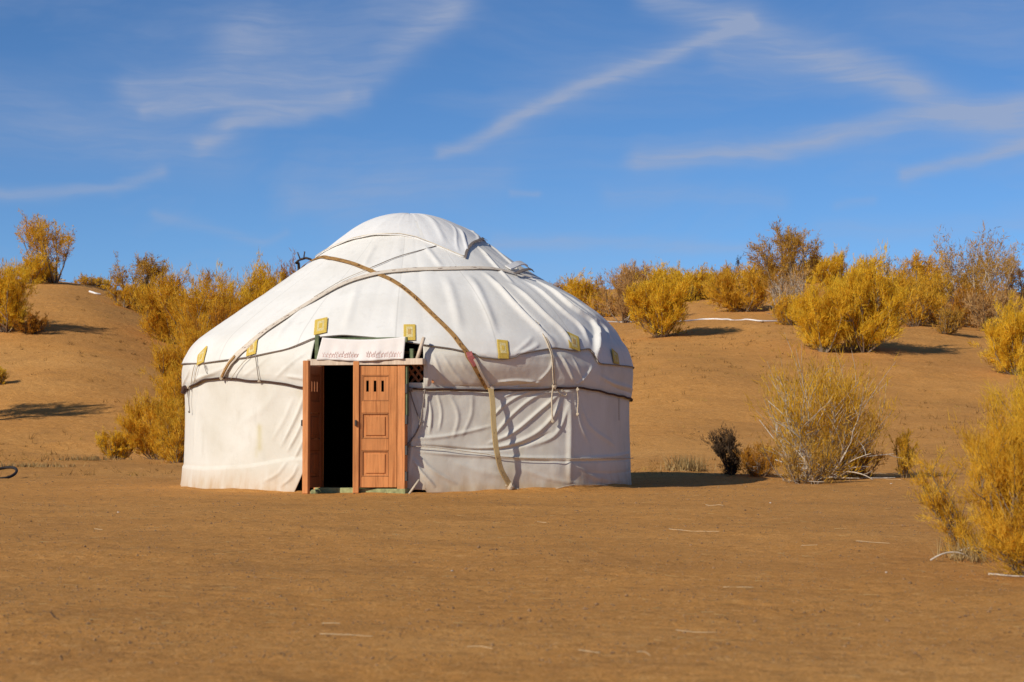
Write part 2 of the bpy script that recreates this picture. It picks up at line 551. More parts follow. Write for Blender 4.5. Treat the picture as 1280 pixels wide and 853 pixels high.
def _terrain_table():
    Z = np.zeros((len(_TP), len(_TD)))
    for i, p in enumerate(_TP):
        ys = _TY[int(p)] + [_tail[200], _tail[400], _tail[900]]
        for j, d in enumerate(_TD):
            Z[i, j] = 0.0 if ys[j] is None else CAM_H + (HORIZON - ys[j]) / F_PX * d
    azs = (_TP - 640) / F_PX
    ga = np.linspace(azs[0], azs[-1], 320)
    gd = np.linspace(math.log(_TD[0]), math.log(_TD[-1]), 420)
    A = np.array([np.interp(gd, np.log(_TD), Z[i]) for i in range(len(_TP))])
    B = np.array([np.interp(ga, azs, A[:, j]) for j in range(len(gd))]).T

    def blur(a, s, ax):
        k = int(3 * s)
        ker = np.exp(-0.5 * (np.arange(-k, k + 1) / s) ** 2)
        ker /= ker.sum()
        pad = [(0, 0), (0, 0)]
        pad[ax] = (k, k)
        ap = np.pad(a, pad, mode='edge')
        return np.apply_along_axis(lambda v: np.convolve(v, ker, 'valid'), ax, ap)
    return ga, gd, blur(blur(B, 5, 0), 5, 1)


_GA, _GD, _GZ = _terrain_table()


def ground_z(x, y):
    x, y = np.asarray(x, float), np.asarray(y, float)
    yy = np.maximum(y, 1.0)
    a = np.clip((x / yy - _GA[0]) / (_GA[1] - _GA[0]), 0, len(_GA) - 1.001)
    d = np.clip((np.log(yy) - _GD[0]) / (_GD[1] - _GD[0]), 0, len(_GD) - 1.001)
    i, j = a.astype(int), d.astype(int)
    fa, fd = a - i, d - j
    z = (_GZ[i, j] * (1 - fa) * (1 - fd) + _GZ[i + 1, j] * fa * (1 - fd) + _GZ[i, j + 1] * (1 - fa) * fd + _GZ[i + 1, j + 1] * fa * fd)
    P = np.stack([x, y, np.zeros_like(x)], -1)
    far = np.clip((y - 27) / 20, 0, 1)
    dyurt = np.hypot(x + 1.372, y - 25)
    calm = np.clip((dyurt - 3.0) / 2.0, 0.15, 1)
    z = z + calm * (0.020 * fbm(P, 1.6, 3, 3) + 0.010 * fbm(P, 6.0, 3, 9)) + far * (0.16 * fbm(P, 0.33, 3, 5) + 0.05 * fbm(P, 1.3, 2, 21))
    # low bank where the trodden ground stops on the left
    yb = 44 + 1.6 * np.sin(x * 0.35) + 0.7 * np.sin(x * 1.1)
    left = np.clip((-x - 4) / 2, 0, 1)
    z = z + left * 0.16 / (1 + np.exp(-np.clip((y - yb) * 3.5, -30, 30)))
    return z


def sinh_axis(lo, hi, c, n, k):
    a, b = math.asinh((lo - c) / k), math.asinh((hi - c) / k)
    return c + k * np.sinh(np.linspace(a, b, n))


gx = sinh_axis(-700, 700, 0, 420, 7.0)
gy = sinh_axis(-300, 1500, 14, 560, 12.0)
GX, GY = np.meshgrid(gx, gy, indexing='ij')
gv = np.stack([GX, GY, ground_z(GX, GY)], -1).reshape(-1, 3)
gnd = link_mesh('ground', np_mesh('ground', gv, grid_faces(len(gx), len(gy))), M['sand'])
tag(gnd, 'reddish brown desert sand rising into low dunes', kind='structure')


def on_ground(px, py, dmin=4.0, dmax=160.0):
    d = ray(px, py)
    t = np.concatenate([np.arange(dmin, 30, 0.05), np.arange(30, dmax, 0.2)])
    P = CAM[None] + t[:, None] * d[None]
    h = P[:, 2] - ground_z(P[:, 0], P[:, 1])
    k = np.where(h < 0)[0]
    if len(k) == 0:
        k = int(np.argmin(h))
    else:
        k = int(k[0])
    p = P[k].copy()
    p[2] = float(ground_z(p[0], p[1]))
    return p


# ------------------------------------------------------------------ yurt surface
YC = np.array([-1.372, 25.0])
_pz = np.array([0.0, 0.30, 0.80, 1.10, 1.25, 1.38, 1.48, 1.564, 1.70, 1.883, 2.20, 2.468, 2.734, 3.00, 3.266, 3.426, 3.532, 3.585, 3.612])
_pr = np.array([2.965, 2.955, 2.950, 2.955, 2.965, 2.980, 2.988, 2.98, 2.94, 2.83, 2.49, 2.13, 1.71, 1.31, 0.955, 0.71, 0.475, 0.27, 0.02])
_pp = catmull(np.stack([_pz, _pr], -1), 900)
_tg = np.gradient(_pp, axis=0)
_tg /= np.linalg.norm(_tg, axis=1, keepdims=True)
_pp = _pp - np.stack([-_tg[:, 1], _tg[:, 0]], -1) * np.interp(_pp[:, 0], [0, 1.2, 1.7], [0.025, 0.035, 0.055])[:, None]
_pp[:, 1] = np.maximum(_pp[:, 1], 0.0)
_pp[:, 0] -= _pp[0, 0]
_ps = np.concatenate([[0], np.cumsum(np.linalg.norm(np.diff(_pp, axis=0), axis=1))])
_kz = np.array([0, 1.6, 1.883, 2.20, 2.468, 2.734, 3.0, 3.266, 3.42, 3.7])
_kv = np.array([0, 0.0, 0.010, 0.050, 0.066, 0.045, 0.045, 0.03, 0.0, 0.0])
FA, FB = math.radians(4), math.radians(45.0)


def surf_r(z, th):
    z, th = np.asarray(z, float), np.asarray(th, float)
    r = np.interp(z, np.maximum.accumulate(_pp[:, 0]), _pp[:, 1])
    r = r * (1 + np.interp(z, _kz, _kv) * np.sin(th))
    mid, half = (FA + FB) / 2, (FB - FA) / 2
    flat = sum(np.cos(half) / np.cos(np.minimum(np.abs(th - mid + o), half)) for o in (-.075, -.05, -.025, 0, .025, .05, .075)) / 7
    w = 0.88 * np.clip((1.62 - z) / 0.35, 0, 1)
    return r * (1 + w * (flat - 1))


def surf_p(z, th, off=0.0):
    r = surf_r(z, th)
    P = np.stack([YC[0] + r * np.sin(th), YC[1] - r * np.cos(th), np.asarray(z, float) + 0 * r], -1)
    if np.any(off):
        P = P + surf_n(z, th) * np.asarray(off)[..., None]
    return P


def surf_n(z, th):
    e = 1e-3
    z = np.clip(np.asarray(z, float), 0.01, float(_pp[:, 0].max()) - 0.006)
    a = surf_p(z, th + e) - surf_p(z, th - e)
    b = surf_p(z + e, th) - surf_p(z - e, th)
    n = np.cross(a, b)
    return n / np.maximum(np.linalg.norm(n, axis=-1, keepdims=True), 1e-12)


Z_TOP = float(_pp[:, 0].max()) - 0.0005


def s_of_z(z): return np.interp(z, np.maximum.accumulate(_pp[:, 0]), _ps)
def z_of_s(s): return np.interp(s, _ps, _pp[:, 0])


_HIT_T = np.arange(21.0, 26.5, 0.006)


def hit(px, py):
    """first point where the line of sight through a pixel meets the yurt -> (z, theta)"""
    d = ray(px, py)
    P = CAM[None] + (_HIT_T / d[1])[:, None] * d[None]
    dx, dy = P[:, 0] - YC[0], P[:, 1] - YC[1]
    th = np.arctan2(dx, -dy)
    g = np.hypot(dx, dy) - surf_r(P[:, 2], th)
    g = np.where(P[:, 2] > Z_TOP, 1.0, g)
    k = np.where(g < 0)[0]
    k = int(k[0]) if len(k) else int(np.argmin(g))
    return float(P[k, 2]), float(th[k])


def hits(pts):
    return np.array([(p[2], math.radians(p[1])) if p[0] == 'tz' else hit(*p) for p in pts])


def path_on(pts, n, off=0.0):
    """smooth path over the surface -> points, normals"""
    H = catmull(hits(pts), n)
    N = surf_n(H[:, 0], H[:, 1])
    o = np.interp(np.linspace(0, 1, n), np.linspace(0, 1, len(off)), off) if isinstance(off, (list, tuple)) else off
    return surf_p(H[:, 0], H[:, 1]) + N * (o[:, None] if isinstance(o, np.ndarray) else o), N


def curve_fn(pts, extra):
    """height as a function of theta from photo pixels plus (theta_deg, z) pairs for the far side"""
    H = hits(pts)
    tz = [(th, z) for z, th in H] + [(math.radians(t), z) for t, z in extra]
    tz.sort()
    T, Z = np.array([a for a, _ in tz]), np.array([b for _, b in tz])
    # smooth periodic lookup
    g = np.linspace(-PI, PI, 1441)
    v = np.interp(g, np.concatenate([T - 2 * PI, T, T + 2 * PI]), np.concatenate([Z, Z, Z]))
    ker = np.exp(-0.5 * (np.arange(-9, 10) / 3.0) ** 2)
    ker /= ker.sum()
    v = np.convolve(np.concatenate([v[-10:-1], v, v[1:10]]), ker, 'same')[9:-9]
    return lambda th: np.interp(th, g, v)


HEM_PX = [(237, 456), (258, 456), (285, 452), (318, 448), (360, 440), (395, 426), (430, 423), (470, 426), (510, 431), (560, 438),
          (600, 446), (626, 449), (645, 445), (690, 437), (715, 441), (736, 437), (741, 456), (765, 458), (790, 461)]
BELT_PX = [(229, 491), (240, 484), (262, 474), (283, 472), (305, 475), (340, 477), (378, 484), (440, 486), (528, 486), (560, 487), (610, 488),
           (660, 487), (690, 486), (720, 484), (745, 489), (770, 495), (788, 500)]
hem_z = curve_fn(HEM_PX, [(100, 1.53), (140, 1.56), (180, 1.6), (-100, 1.6), (-140, 1.6)])
belt_z = curve_fn(BELT_PX, [(100, 1.12), (140, 1.2), (180, 1.25), (-100, 1.23), (-140, 1.25)])
CROWN_PX = [(397, 326), (420, 314), (445, 304), (470, 299.5), (500, 299), (520, 303), (540, 311), (565, 322), (579, 328), (583, 316), (590, 309), (600, 305), (609, 304)]
crown_z = curve_fn(CROWN_PX, [(120, 3.15), (150, 2.95), (180, 2.9), (-120, 2.95), (-150, 2.95)])


def seg_dist(V, P):
    best = np.full(len(V), 1e9)
    tt = np.zeros(len(V))
    n = len(P) - 1
    for k in range(n):
        a, b = P[k], P[k + 1]
        ab = b - a
        t = np.clip((V - a) @ ab / max(ab @ ab, 1e-9), 0, 1)
        d = np.linalg.norm(V - (a + t[:, None] * ab), axis=1)
        m = d < best
        best[m] = d[m]
        tt[m] = (k + t[m]) / n
    return best, tt


def cloth(name, parent, mat, th_lo, th_hi, top, bot, off, nu, nv, folds=(), rough=(), seed=0, thick=0.008, stain=None):
    """a sheet of canvas over the frame; th_lo / th_hi are functions of v (0 top .. 1 bottom)"""
    u = np.linspace(0, 1, nu)
    v = np.linspace(0, 1, nv)
    U, V = np.meshgrid(u, v, indexing='ij')
    TH = th_lo(V) * (1 - U) + th_hi(V) * U
    S = s_of_z(top(TH)) * (1 - V) + s_of_z(bot(TH)) * V
    Z = z_of_s(S)
    P = surf_p(Z, TH).reshape(-1, 3)
    N = surf_n(Z, TH).reshape(-1, 3)
    D = np.zeros(len(P)) + (off(TH, V).ravel() if callable(off) else off)
    for pts, amp, wid in folds:
        Hp = catmull(hits(pts), max(6, 4 * len(pts)))
        Q = surf_p(Hp[:, 0], Hp[:, 1])
        d, t = seg_dist(P, Q)
        amp = amp * (1.25 if name == 'roof_canvas' else 1.1)
        fade = np.clip(np.minimum(t, 1 - t) / 0.22, 0, 1) ** 0.8
        D += amp * np.exp(-(d / wid) ** 2) * fade
    for amp, sc, stretch in rough:
        W = np.stack([TH.ravel() * 3.0 * stretch[0], Z.ravel() * stretch[1], 0.3 * np.sin(TH.ravel())], -1)
        D += amp * fbm(W, sc, 3, seed)
        seed += 5
    P = P + N * D[:, None]
    at = None
    if stain:
        sv = np.zeros(len(P))
        for pts, wid, a in stain:
            Hp = hits(pts)
            d, _ = seg_dist(P, surf_p(Hp[:, 0], Hp[:, 1]))
            sv = np.maximum(sv, a * np.exp(-(d / wid) ** 2))
        at = {'stain': sv}
    me = np_mesh(name, P, grid_faces(nu, nv)[:, ::-1], attrs=at)
    o = link_mesh(name, me, mat, parent)
    so = o.modifiers.new('thickness', 'SOLIDIFY')
    so.thickness = thick
    so.offset = -1
    return o


def ribbon(name, P, N, width, thick, mat, parent, widths=None):
    P, N = np.asarray(P, float), np.asarray(N, float)
    T = np.gradient(P, axis=0)
    T /= np.maximum(np.linalg.norm(T, axis=1, keepdims=True), 1e-9)
    S = np.cross(T, N)
    S /= np.maximum(np.linalg.norm(S, axis=1, keepdims=True), 1e-9)
    w = (np.full(len(P), width) if widths is None else np.asarray(widths))[:, None] / 2
    L = np.concatenate([[0], np.cumsum(np.linalg.norm(np.diff(P, axis=0), axis=1))])
    h = N * thick
    ring = [P - S * w, P - S * w * 0.85 + h, P + S * w * 0.85 + h, P + S * w]
    V = np.stack(ring, 1).reshape(-1, 3)
    uv = np.stack([np.repeat(L, 4), np.tile([0.0, 0.1, 0.9, 1.0], len(P))], -1)
    n = len(P)
    F = []
    for k in range(4):
        i = np.arange(n - 1)
        F.append(np.stack([i * 4 + k, (i + 1) * 4 + k, (i + 1) * 4 + (k + 1) % 4, i * 4 + (k + 1) % 4], -1))
    F = np.vstack(F + [np.array([[0, 1, 2, 3], [(n - 1) * 4 + 3, (n - 1) * 4 + 2, (n - 1) * 4 + 1, (n - 1) * 4]])])
    return link_mesh(name, np_mesh(name, V, F, smooth=False, uv=uv), mat, parent)


# ------------------------------------------------------------------ the yurt
yurt = empty('yurt', (YC[0], YC[1], 0))
tag(yurt, 'round white canvas yurt with brown straps and an open wooden door', 'yurt')
YI = Matrix.Translation((-YC[0], -YC[1], 0))


class _Y:      # children are modelled in world space; keep them there
    pass


def adopt(o):
    o.parent = yurt
    o.matrix_parent_inverse = YI
    return o


def con(val): return lambda v: np.zeros_like(v) + val


TD = math.radians(-12.5)                      # the way the door faces
DV = np.array([math.sin(TD), -math.cos(TD)])
DU = np.array([math.cos(TD), math.sin(TD)])
DOOR_R = 2.94


def door_uz(px, py, out=0.0):
    """pixel -> (u, z) on the door plane"""
    d = ray(px, py)
    c = YC + DV * (DOOR_R + out)
    t = ((c - CAM[:2]) @ DV) / (d[:2] @ DV)
    p = CAM + d * t
    return float((p[:2] - YC) @ DU), float(p[2])


def th_px(px, py): return hit(px, py)[1]


belt_dip = [([(400, 484), (380, 484), (340, 477), (305, 475), (283, 472), (262, 474), (240, 484), (229, 491)], -0.005, 0.025),
            ([(500, 485), (528, 486), (560, 487), (610, 488), (660, 487), (690, 486), (720, 484), (745, 489), (770, 495), (788, 500)], -0.008, 0.025)]

# lower wall canvas, right of the door and round to the back
tR_top, tR_bot = th_px(507, 500), th_px(505, 600)
right_folds = belt_dip + [
    ([(694, 488), (665, 498), (636, 522), (614, 548)], 0.016, 0.022),
    ([(700, 491), (676, 512), (640, 541), (606, 556)], 0.020, 0.024),
    ([(704, 497), (690, 522), (664, 545), (620, 560), (570, 562)], 0.020, 0.026),
    ([(709, 506), (702, 530), (688, 548), (655, 560)], 0.014, 0.026),
    ([(686, 488), (655, 492), (628, 508), (612, 526)], 0.013, 0.018),
    ([(680, 489), (650, 489), (625, 498)], 0.009, 0.014),
    ([(510, 557), (545, 559), (600, 563), (650, 557), (690, 540)], -0.020, 0.016),
    ([(512, 549), (560, 545), (620, 531)], 0.010, 0.022),
    ([(512, 563), (560, 568), (640, 572), (711, 573)], 0.012, 0.020),
    ([(711, 573), (750, 572), (788, 566)], 0.012, 0.02),
    ([(640, 576), (711, 577), (788, 574)], -0.012, 0.012),
    ([(711, 486), (712, 530), (711, 575), (711, 612)], 0.024, 0.045),
    ([(717, 492), (724, 530), (736, 556)], 0.014, 0.028),
    ([(722, 498), (738, 535), (770, 560)], 0.010, 0.03),
    ([(516, 572), (526, 590), (544, 610)], 0.020, 0.020),
    ([(520, 566), (540, 588), (572, 606)], 0.014, 0.022),
    ([(532, 489), (538, 515), (536, 545)], 0.014, 0.018),
    ([(545, 489), (551, 515), (548, 540)], 0.010, 0.018),
    ([(519, 490), (526, 520), (516, 555)], 0.016, 0.016),
    ([(560, 490), (572, 520), (565, 550)], 0.008, 0.025),
    ([(590, 490), (588, 520), (575, 548)], 0.007, 0.025),
    ([(513, 488), (515, 540), (510, 600)], 0.018, 0.018),
    ([(560, 575), (600, 590), (640, 596)], 0.008, 0.04),
    ([(650, 585), (690, 600), (730, 606)], 0.010, 0.03),
    ([(715, 580), (745, 598), (785, 603)], 0.010, 0.03),
    ([(720, 590), (760, 592), (788, 588)], -0.008, 0.02),
    ([(640, 500), (650, 470)], 0.0, 0.02),
]


def wall_off(th, v):
    return 0.012 + 0.010 * np.exp(-((v - 1.0) / 0.06) ** 2) * (0.5 + 0.5 * np.sin(th * 61) * np.sin(th * 17 + 1))


RN = math.radians(150)
adopt(cloth('wall_canvas', None, M['wall'], lambda v: tR_top + (tR_bot - tR_top) * v, con(RN),
            lambda t: belt_z(t) + 0.07, lambda t: np.where(t < th_px(532, 600), 0.03, -0.03) + 0.010 * np.sin(t * 23), wall_off,
            620, 150, right_folds, [(0.010, 2.2, (1, 0.6)), (0.0045, 7.0, (1, 0.8))], 2,
            stain=[([(560, 612), (700, 609)], 0.05, 0.5), ([(650, 560), (640, 585)], 0.07, 0.25)]))

# lower wall canvas on the left with its skirt
tL_a, tL_b, tL_c = th_px(392, 500), th_px(388, 560), th_px(371, 606)


def left_edge(v):
    return np.interp(v, [0, 0.70, 1.0], [tL_a, tL_b, tL_c])


def left_off(th, v):
    z_seam = np.interp(th, [math.radians(-85), math.radians(-55), math.radians(-38), math.radians(-25)], [0.27, 0.26, 0.30, 0.40])
    vs = 1 - (z_seam + 0.03) / (belt_z(th) + 0.10)
    return wall_off(th, v) + 0.020 * np.clip((v - vs) / 0.03, 0, 1) + 0.025 * np.clip((v - vs) / 0.3, 0, 1) * (0.6 + 0.4 * np.sin(th * 19))


adopt(cloth('wall_canvas', None, M['wall'], con(-RN - 0.2), left_edge,
            lambda t: belt_z(t) + 0.07, lambda t: -0.02 + 0.012 * np.sin(t * 31), left_off,
            520, 150, belt_dip + [
                ([(382, 492), (372, 520), (352, 560)], 0.022, 0.022),
                ([(384, 515), (374, 540), (360, 566)], 0.020, 0.018),
                ([(386, 535), (378, 556), (368, 576)], 0.018, 0.018),
                ([(368, 496), (356, 525), (340, 552)], 0.010, 0.030),
                ([(350, 486), (330, 510), (300, 530)], 0.006, 0.05),
                ([(375, 580), (368, 596), (352, 610)], 0.016, 0.020),
                ([(362, 575), (350, 592), (330, 604)], 0.012, 0.024),
                ([(250, 480), (246, 520), (243, 570)], 0.008, 0.04),
                ([(300, 480), (296, 520), (290, 565)], 0.005, 0.05),
            ], [(0.010, 1.8, (1, 0.7)), (0.004, 6.0, (1, 0.9))], 13,
            stain=[([(325, 535), (325, 560)], 0.045, 0.65), ([(322, 560), (321, 570)], 0.03, 0.4), ([(375, 490), (380, 500)], 0.05, 0.25),
                   ([(255, 605), (340, 612)], 0.05, 0.5)]))

# upper wall canvas between the roof hem and the belt
tU_R, tU_L = th_px(529, 460), th_px(392, 440)


def band_off(th, v):
    return np.interp(v, [0, 0.8, 1.0], [0.034, 0.036, 0.022])


band_folds = belt_dip + [
    ([(531, 440), (534, 462), (533, 484)], 0.018, 0.014),
    ([(540, 442), (548, 462), (556, 480)], 0.012, 0.018),
    ([(552, 444), (566, 464), (582, 482)], 0.010, 0.018),
    ([(572, 448), (584, 464), (600, 478)], 0.006, 0.022),
    ([(616, 476), (645, 474), (676, 478)], 0.016, 0.016),
    ([(620, 482), (650, 480), (676, 474)], -0.010, 0.012),
    ([(668, 478), (684, 462), (690, 445)], 0.012, 0.018),
    ([(697, 444), (708, 462), (716, 480)], 0.020, 0.018),
    ([(712, 447), (722, 466), (728, 482)], 0.012, 0.016),
    ([(738, 458), (730, 470), (718, 482)], 0.018, 0.016),
    ([(745, 468), (765, 480), (788, 488)], 0.016, 0.028),
    ([(750, 474), (770, 486), (788, 494)], -0.008, 0.016),
    ([(388, 440), (370, 452), (345, 474)], 0.010, 0.022),
    ([(340, 446), (325, 458), (305, 472)], 0.008, 0.022),
    ([(300, 455), (270, 466), (240, 480)], 0.014, 0.026),
    ([(360, 470), (385, 474)], 0.012, 0.02),
    ([(245, 455), (238, 470), (232, 486)], 0.016, 0.022),
]
adopt(cloth('upper_canvas', None, M['band'], con(tU_R), con(RN), lambda t: hem_z(t) + 0.10, lambda t: belt_z(t) - 0.004, band_off,
            520, 60, band_folds, [(0.010, 2.6, (1, 0.8)), (0.004, 8.0, (1, 1))], 21))
adopt(cloth('upper_canvas', None, M['band'], con(-RN - 0.2), con(tU_L), lambda t: hem_z(t) + 0.10, lambda t: belt_z(t) - 0.004, band_off,
            420, 60, band_folds, [(0.008, 2.2, (1, 0.8)), (0.003, 8.0, (1, 1))], 31))

# roof canvas with its radial folds
roof_folds = [
    ([(602, 344), (640, 384), (672, 416), (692, 436)], 0.035, 0.045),
    ([(612, 352), (652, 392), (686, 426)], -0.018, 0.030),
    ([(634, 358), (672, 392), (700, 418), (712, 438)], 0.032, 0.040),
    ([(652, 354), (694, 388), (722, 412), (734, 434)], 0.034, 0.036),
    ([(660, 350), (708, 386), (738, 408), (741, 440), (741, 454)], 0.045, 0.034),
    ([(680, 362), (722, 390), (752, 412), (760, 430)], 0.024, 0.030),
    ([(694, 366), (738, 396), (766, 420)], 0.022, 0.028),
    ([(716, 378), (752, 404), (776, 430)], 0.020, 0.026),
    ([(556, 350), (566, 380), (574, 420)], 0.014, 0.060),
    ([(584, 348), (604, 384), (618, 424)], 0.018, 0.055),
    ([(594, 310), (616, 336), (640, 360)], 0.022, 0.030),
    ([(606, 306), (628, 326), (650, 345)], 0.018, 0.022),
    ([(506, 350), (498, 385), (494, 424)], 0.010, 0.060),
    ([(450, 358), (440, 390), (432, 420)], 0.012, 0.055),
    ([(402, 372), (370, 400), (345, 434)], 0.016, 0.050),
    ([(385, 372), (345, 400), (300, 440)], 0.008, 0.050),
    ([(470, 310), (462, 325), (455, 340)], 0.010, 0.04),
    ([(530, 312), (540, 325), (552, 340)], 0.012, 0.04),
    ([(672, 432), (655, 442), (645, 444)], 0.012, 0.02),
    ([(664, 424), (650, 436), (640, 444)], 0.010, 0.02),
    ([(741, 402), (742, 430), (740, 455)], 0.022, 0.020),
]


def roof_off(th, v):
    # the cloth sags between the roof poles
    w = th * 21 + 1.1 * np.sin(th * 5)
    sag = 0.007 * (np.abs(np.sin(w)) - 0.5) * (0.5 + 0.5 * np.sin(th * 7.3 + 1.1)) * np.clip(v * 1.6, 0, 1)
    return 0.050 + sag * np.clip((1 - v) / 0.06, 0.3, 1)


adopt(cloth('roof_canvas', None, M['roof'], con(-PI), con(PI), lambda t: 3.40 + 0 * t, hem_z, roof_off, 900, 150, roof_folds,
            [(0.014, 1.3, (0.8, 0.30)), (0.002, 5.0, (1, 0.5))], 40, thick=0.012))


def crown_off(th, v): return 0.066 + 0.004 * np.clip((v - 0.9) / 0.1, 0, 1)


adopt(cloth('crown_cover', None, M['crown'], con(-PI), con(PI), lambda t: Z_TOP + 0 * t, crown_z, crown_off, 420, 70,
            [([(570, 290), (578, 305), (582, 322)], 0.018, 0.022), ([(578, 286), (588, 296), (592, 308)], 0.014, 0.018),
             ([(560, 285), (568, 305), (572, 322)], 0.010, 0.018), ([(590, 294), (598, 302)], 0.012, 0.012),
             ([(500, 270), (480, 285), (465, 298)], 0.008, 0.05), ([(530, 272), (545, 290), (555, 312)], 0.010, 0.04)],
            [(0.010, 1.4, (1, 0.6)), (0.003, 6.0, (1, 1))], 51, thick=0.012))


def rope(name, pts, rad, mat, off, n=60, sides=6, twist=0.0):
    P, N = path_on(pts, n, off)
    if twist:
        P = P + N * (twist * np.sin(np.linspace(0, 40, n)))[:, None]
    return adopt(tube(name, P, rad, M[mat], None, sides))


def rope_th(name, fn, t0, t1, rad, mat, off, n=220, wob=0.0):
    th = np.linspace(t0, t1, n)
    z = fn(th) + wob * np.sin(th * 37) * np.sin(th * 11)
    P = surf_p(z, th) + surf_n(z, th) * off
    return adopt(tube(name, P, rad, M[mat], None, 7))


# ropes round the yurt
rope_th('belt_rope', belt_z, tR_top + 0.01, RN, 0.013, 'belt', 0.040, wob=0.006)
rope_th('belt_rope', belt_z, -RN - 0.2, tL_a + 0.03, 0.012, 'belt', 0.038, wob=0.006)
rope_th('hem_rope', hem_z, -PI + 0.01, PI - 0.01, 0.006, 'thin', 0.058, 420)
rope_th('crown_rope', lambda t: crown_z(t) + 0.01, math.radians(-100), th_px(578, 326), 0.0045, 'pale_cord', 0.076)
P_, N_ = path_on([(579, 329), (582, 318), (589, 309), (599, 304.5), (609, 304), (617, 307)], 24, 0.076)
adopt(ribbon('dark_strip', P_, N_, 0.034, 0.006, M['thin'], None))  # dark strip along the right edge of the crown cover

# woven straps over the roof
P_, N_ = path_on([('tz', -125, 2.2), ('tz', -108, 2.7), (397, 329), (415, 328), (440, 334), (466, 344)], 60, 0.064)
adopt(ribbon('brown_strap', P_, N_, 0.062, 0.006, M['brown_strap'], None))
P_, N_ = path_on([(462, 343), (490, 356), (515, 374), (545, 403), (566, 424), (584, 446), (598, 468), (609, 486)], 70, [0.068, 0.068, 0.068, 0.068, 0.066, 0.066, 0.075, 0.075])
adopt(ribbon('brown_strap', P_, N_, 0.062, 0.006, M['brown_strap'], None))
P_, N_ = path_on([(610, 482), (611, 505), (611, 535), (614, 562), (621, 586), (632, 603), (639, 611)], 50, [0.075, 0.11, 0.14, 0.16, 0.15, 0.10, 0.04])
adopt(ribbon('hanging_strap', P_, N_, 0.070, 0.008, M['ochre_strap'], None))
P_, N_ = path_on([(283, 470), (293, 455), (318, 432), (352, 407), (395, 380), (432, 360), (470, 349), (510, 344), (560, 342), (612, 342), (645, 349), (662, 354)], 110,
                 [0.070, 0.070, 0.066, 0.066, 0.066, 0.068, 0.078, 0.076, 0.072, 0.072, 0.074, 0.076])
wd = np.interp(np.linspace(0, 1, 110), [0, 0.1, 0.3, 0.8, 0.9, 1], [0.075, 0.10, 0.085, 0.085, 0.06, 0.04])
adopt(ribbon('pale_strap', P_, N_, 0.08, 0.006, M['pale_strap'], None, wd))
# second edge of that strap beside the belt, and knots
P_, N_ = path_on([(300, 448), (290, 460), (284, 471)], 12, 0.082)
adopt(ribbon('strap_end', P_, N_, 0.035, 0.006, M['brown_strap'], None))
P_, N_ = path_on([(590, 448), (598, 462), (606, 476), (613, 487)], 16, 0.084)
adopt(ribbon('strap_end', P_, N_, 0.030, 0.006, M['pale_strap'], None))
P_, N_ = path_on([(584, 443), (588, 449), (592, 455)], 8, 0.080)
adopt(ribbon('red_binding', P_, N_, 0.075, 0.007, M['red'], None))
# bunched strap and fold on the right shoulder of the roof
P_, N_ = path_on([(640, 350), (652, 346), (664, 344), (672, 346)], 14, [0.085, 0.10, 0.095, 0.07])
adopt(ribbon('dark_strip', P_, N_, 0.05, 0.008, M['thin'], None))
P_, N_ = path_on([(632, 341), (645, 338), (655, 339), (660, 343)], 14, [0.07, 0.105, 0.105, 0.075])
adopt(ribbon('folded_flap', P_, N_, 0.10, 0.012, M['crown'], None))
# thin cords
for pts, rad, mt in [
    ([(466, 340), (500, 326), (544, 313)], 0.006, 'thin'),
    ([(395, 377), (430, 356), (466, 340)], 0.004, 'cord'),
    ([(666, 406), (676, 424), (683, 440), (687, 462), (689, 480)], 0.009, 'cord'),
    ([(669, 408), (681, 430), (688, 456), (691, 480)], 0.007, 'cord'),
    ([(318, 447), (304, 460), (294, 473)], 0.004, 'cord'),
    ([(324, 447), (326, 460), (328, 475)], 0.005, 'thin'),
    ([(262, 457), (264, 462)], 0.004, 'thin'),
    ([(254, 457), (249, 478)], 0.005, 'cord'),
    ([(250, 457), (245, 480)], 0.005, 'cord'),
    ([(261, 457), (265, 467)], 0.004, 'thin'),
]:
    rope('tie_cord', pts, rad, mt, 0.066, 24)
for pts, rad, mt in [
    ([(689, 482), (687, 500), (688, 526)], 0.010, 'cord'),
    ([(693, 486), (697, 492), (703, 495), (705, 492), (699, 487)], 0.006, 'cord'),
    ([(718, 487), (719, 500), (718, 520)], 0.008, 'cord'),
    ([(769, 498), (769, 526)], 0.004, 'thin'),
    ([(242, 484), (241, 500), (242, 515)], 0.006, 'thin'),
    ([(512, 489), (516, 504), (523, 524), (527, 529)], 0.007, 'thin'),
    ([(530, 487), (527, 510), (522, 535), (508, 558)], 0.009, 'thin'),
    ([(640, 611), (630, 607), (646, 612)], 0.010, 'cord'),
    ([(692, 611), (718, 606), (755, 607)], 0.007, 'cord'),
    ([(511, 558), (545, 560), (600, 567), (660, 573), (788, 573)], 0.005, 'cord'),
]:
    rope('tie_cord', pts, rad, mt, 0.05, 30)
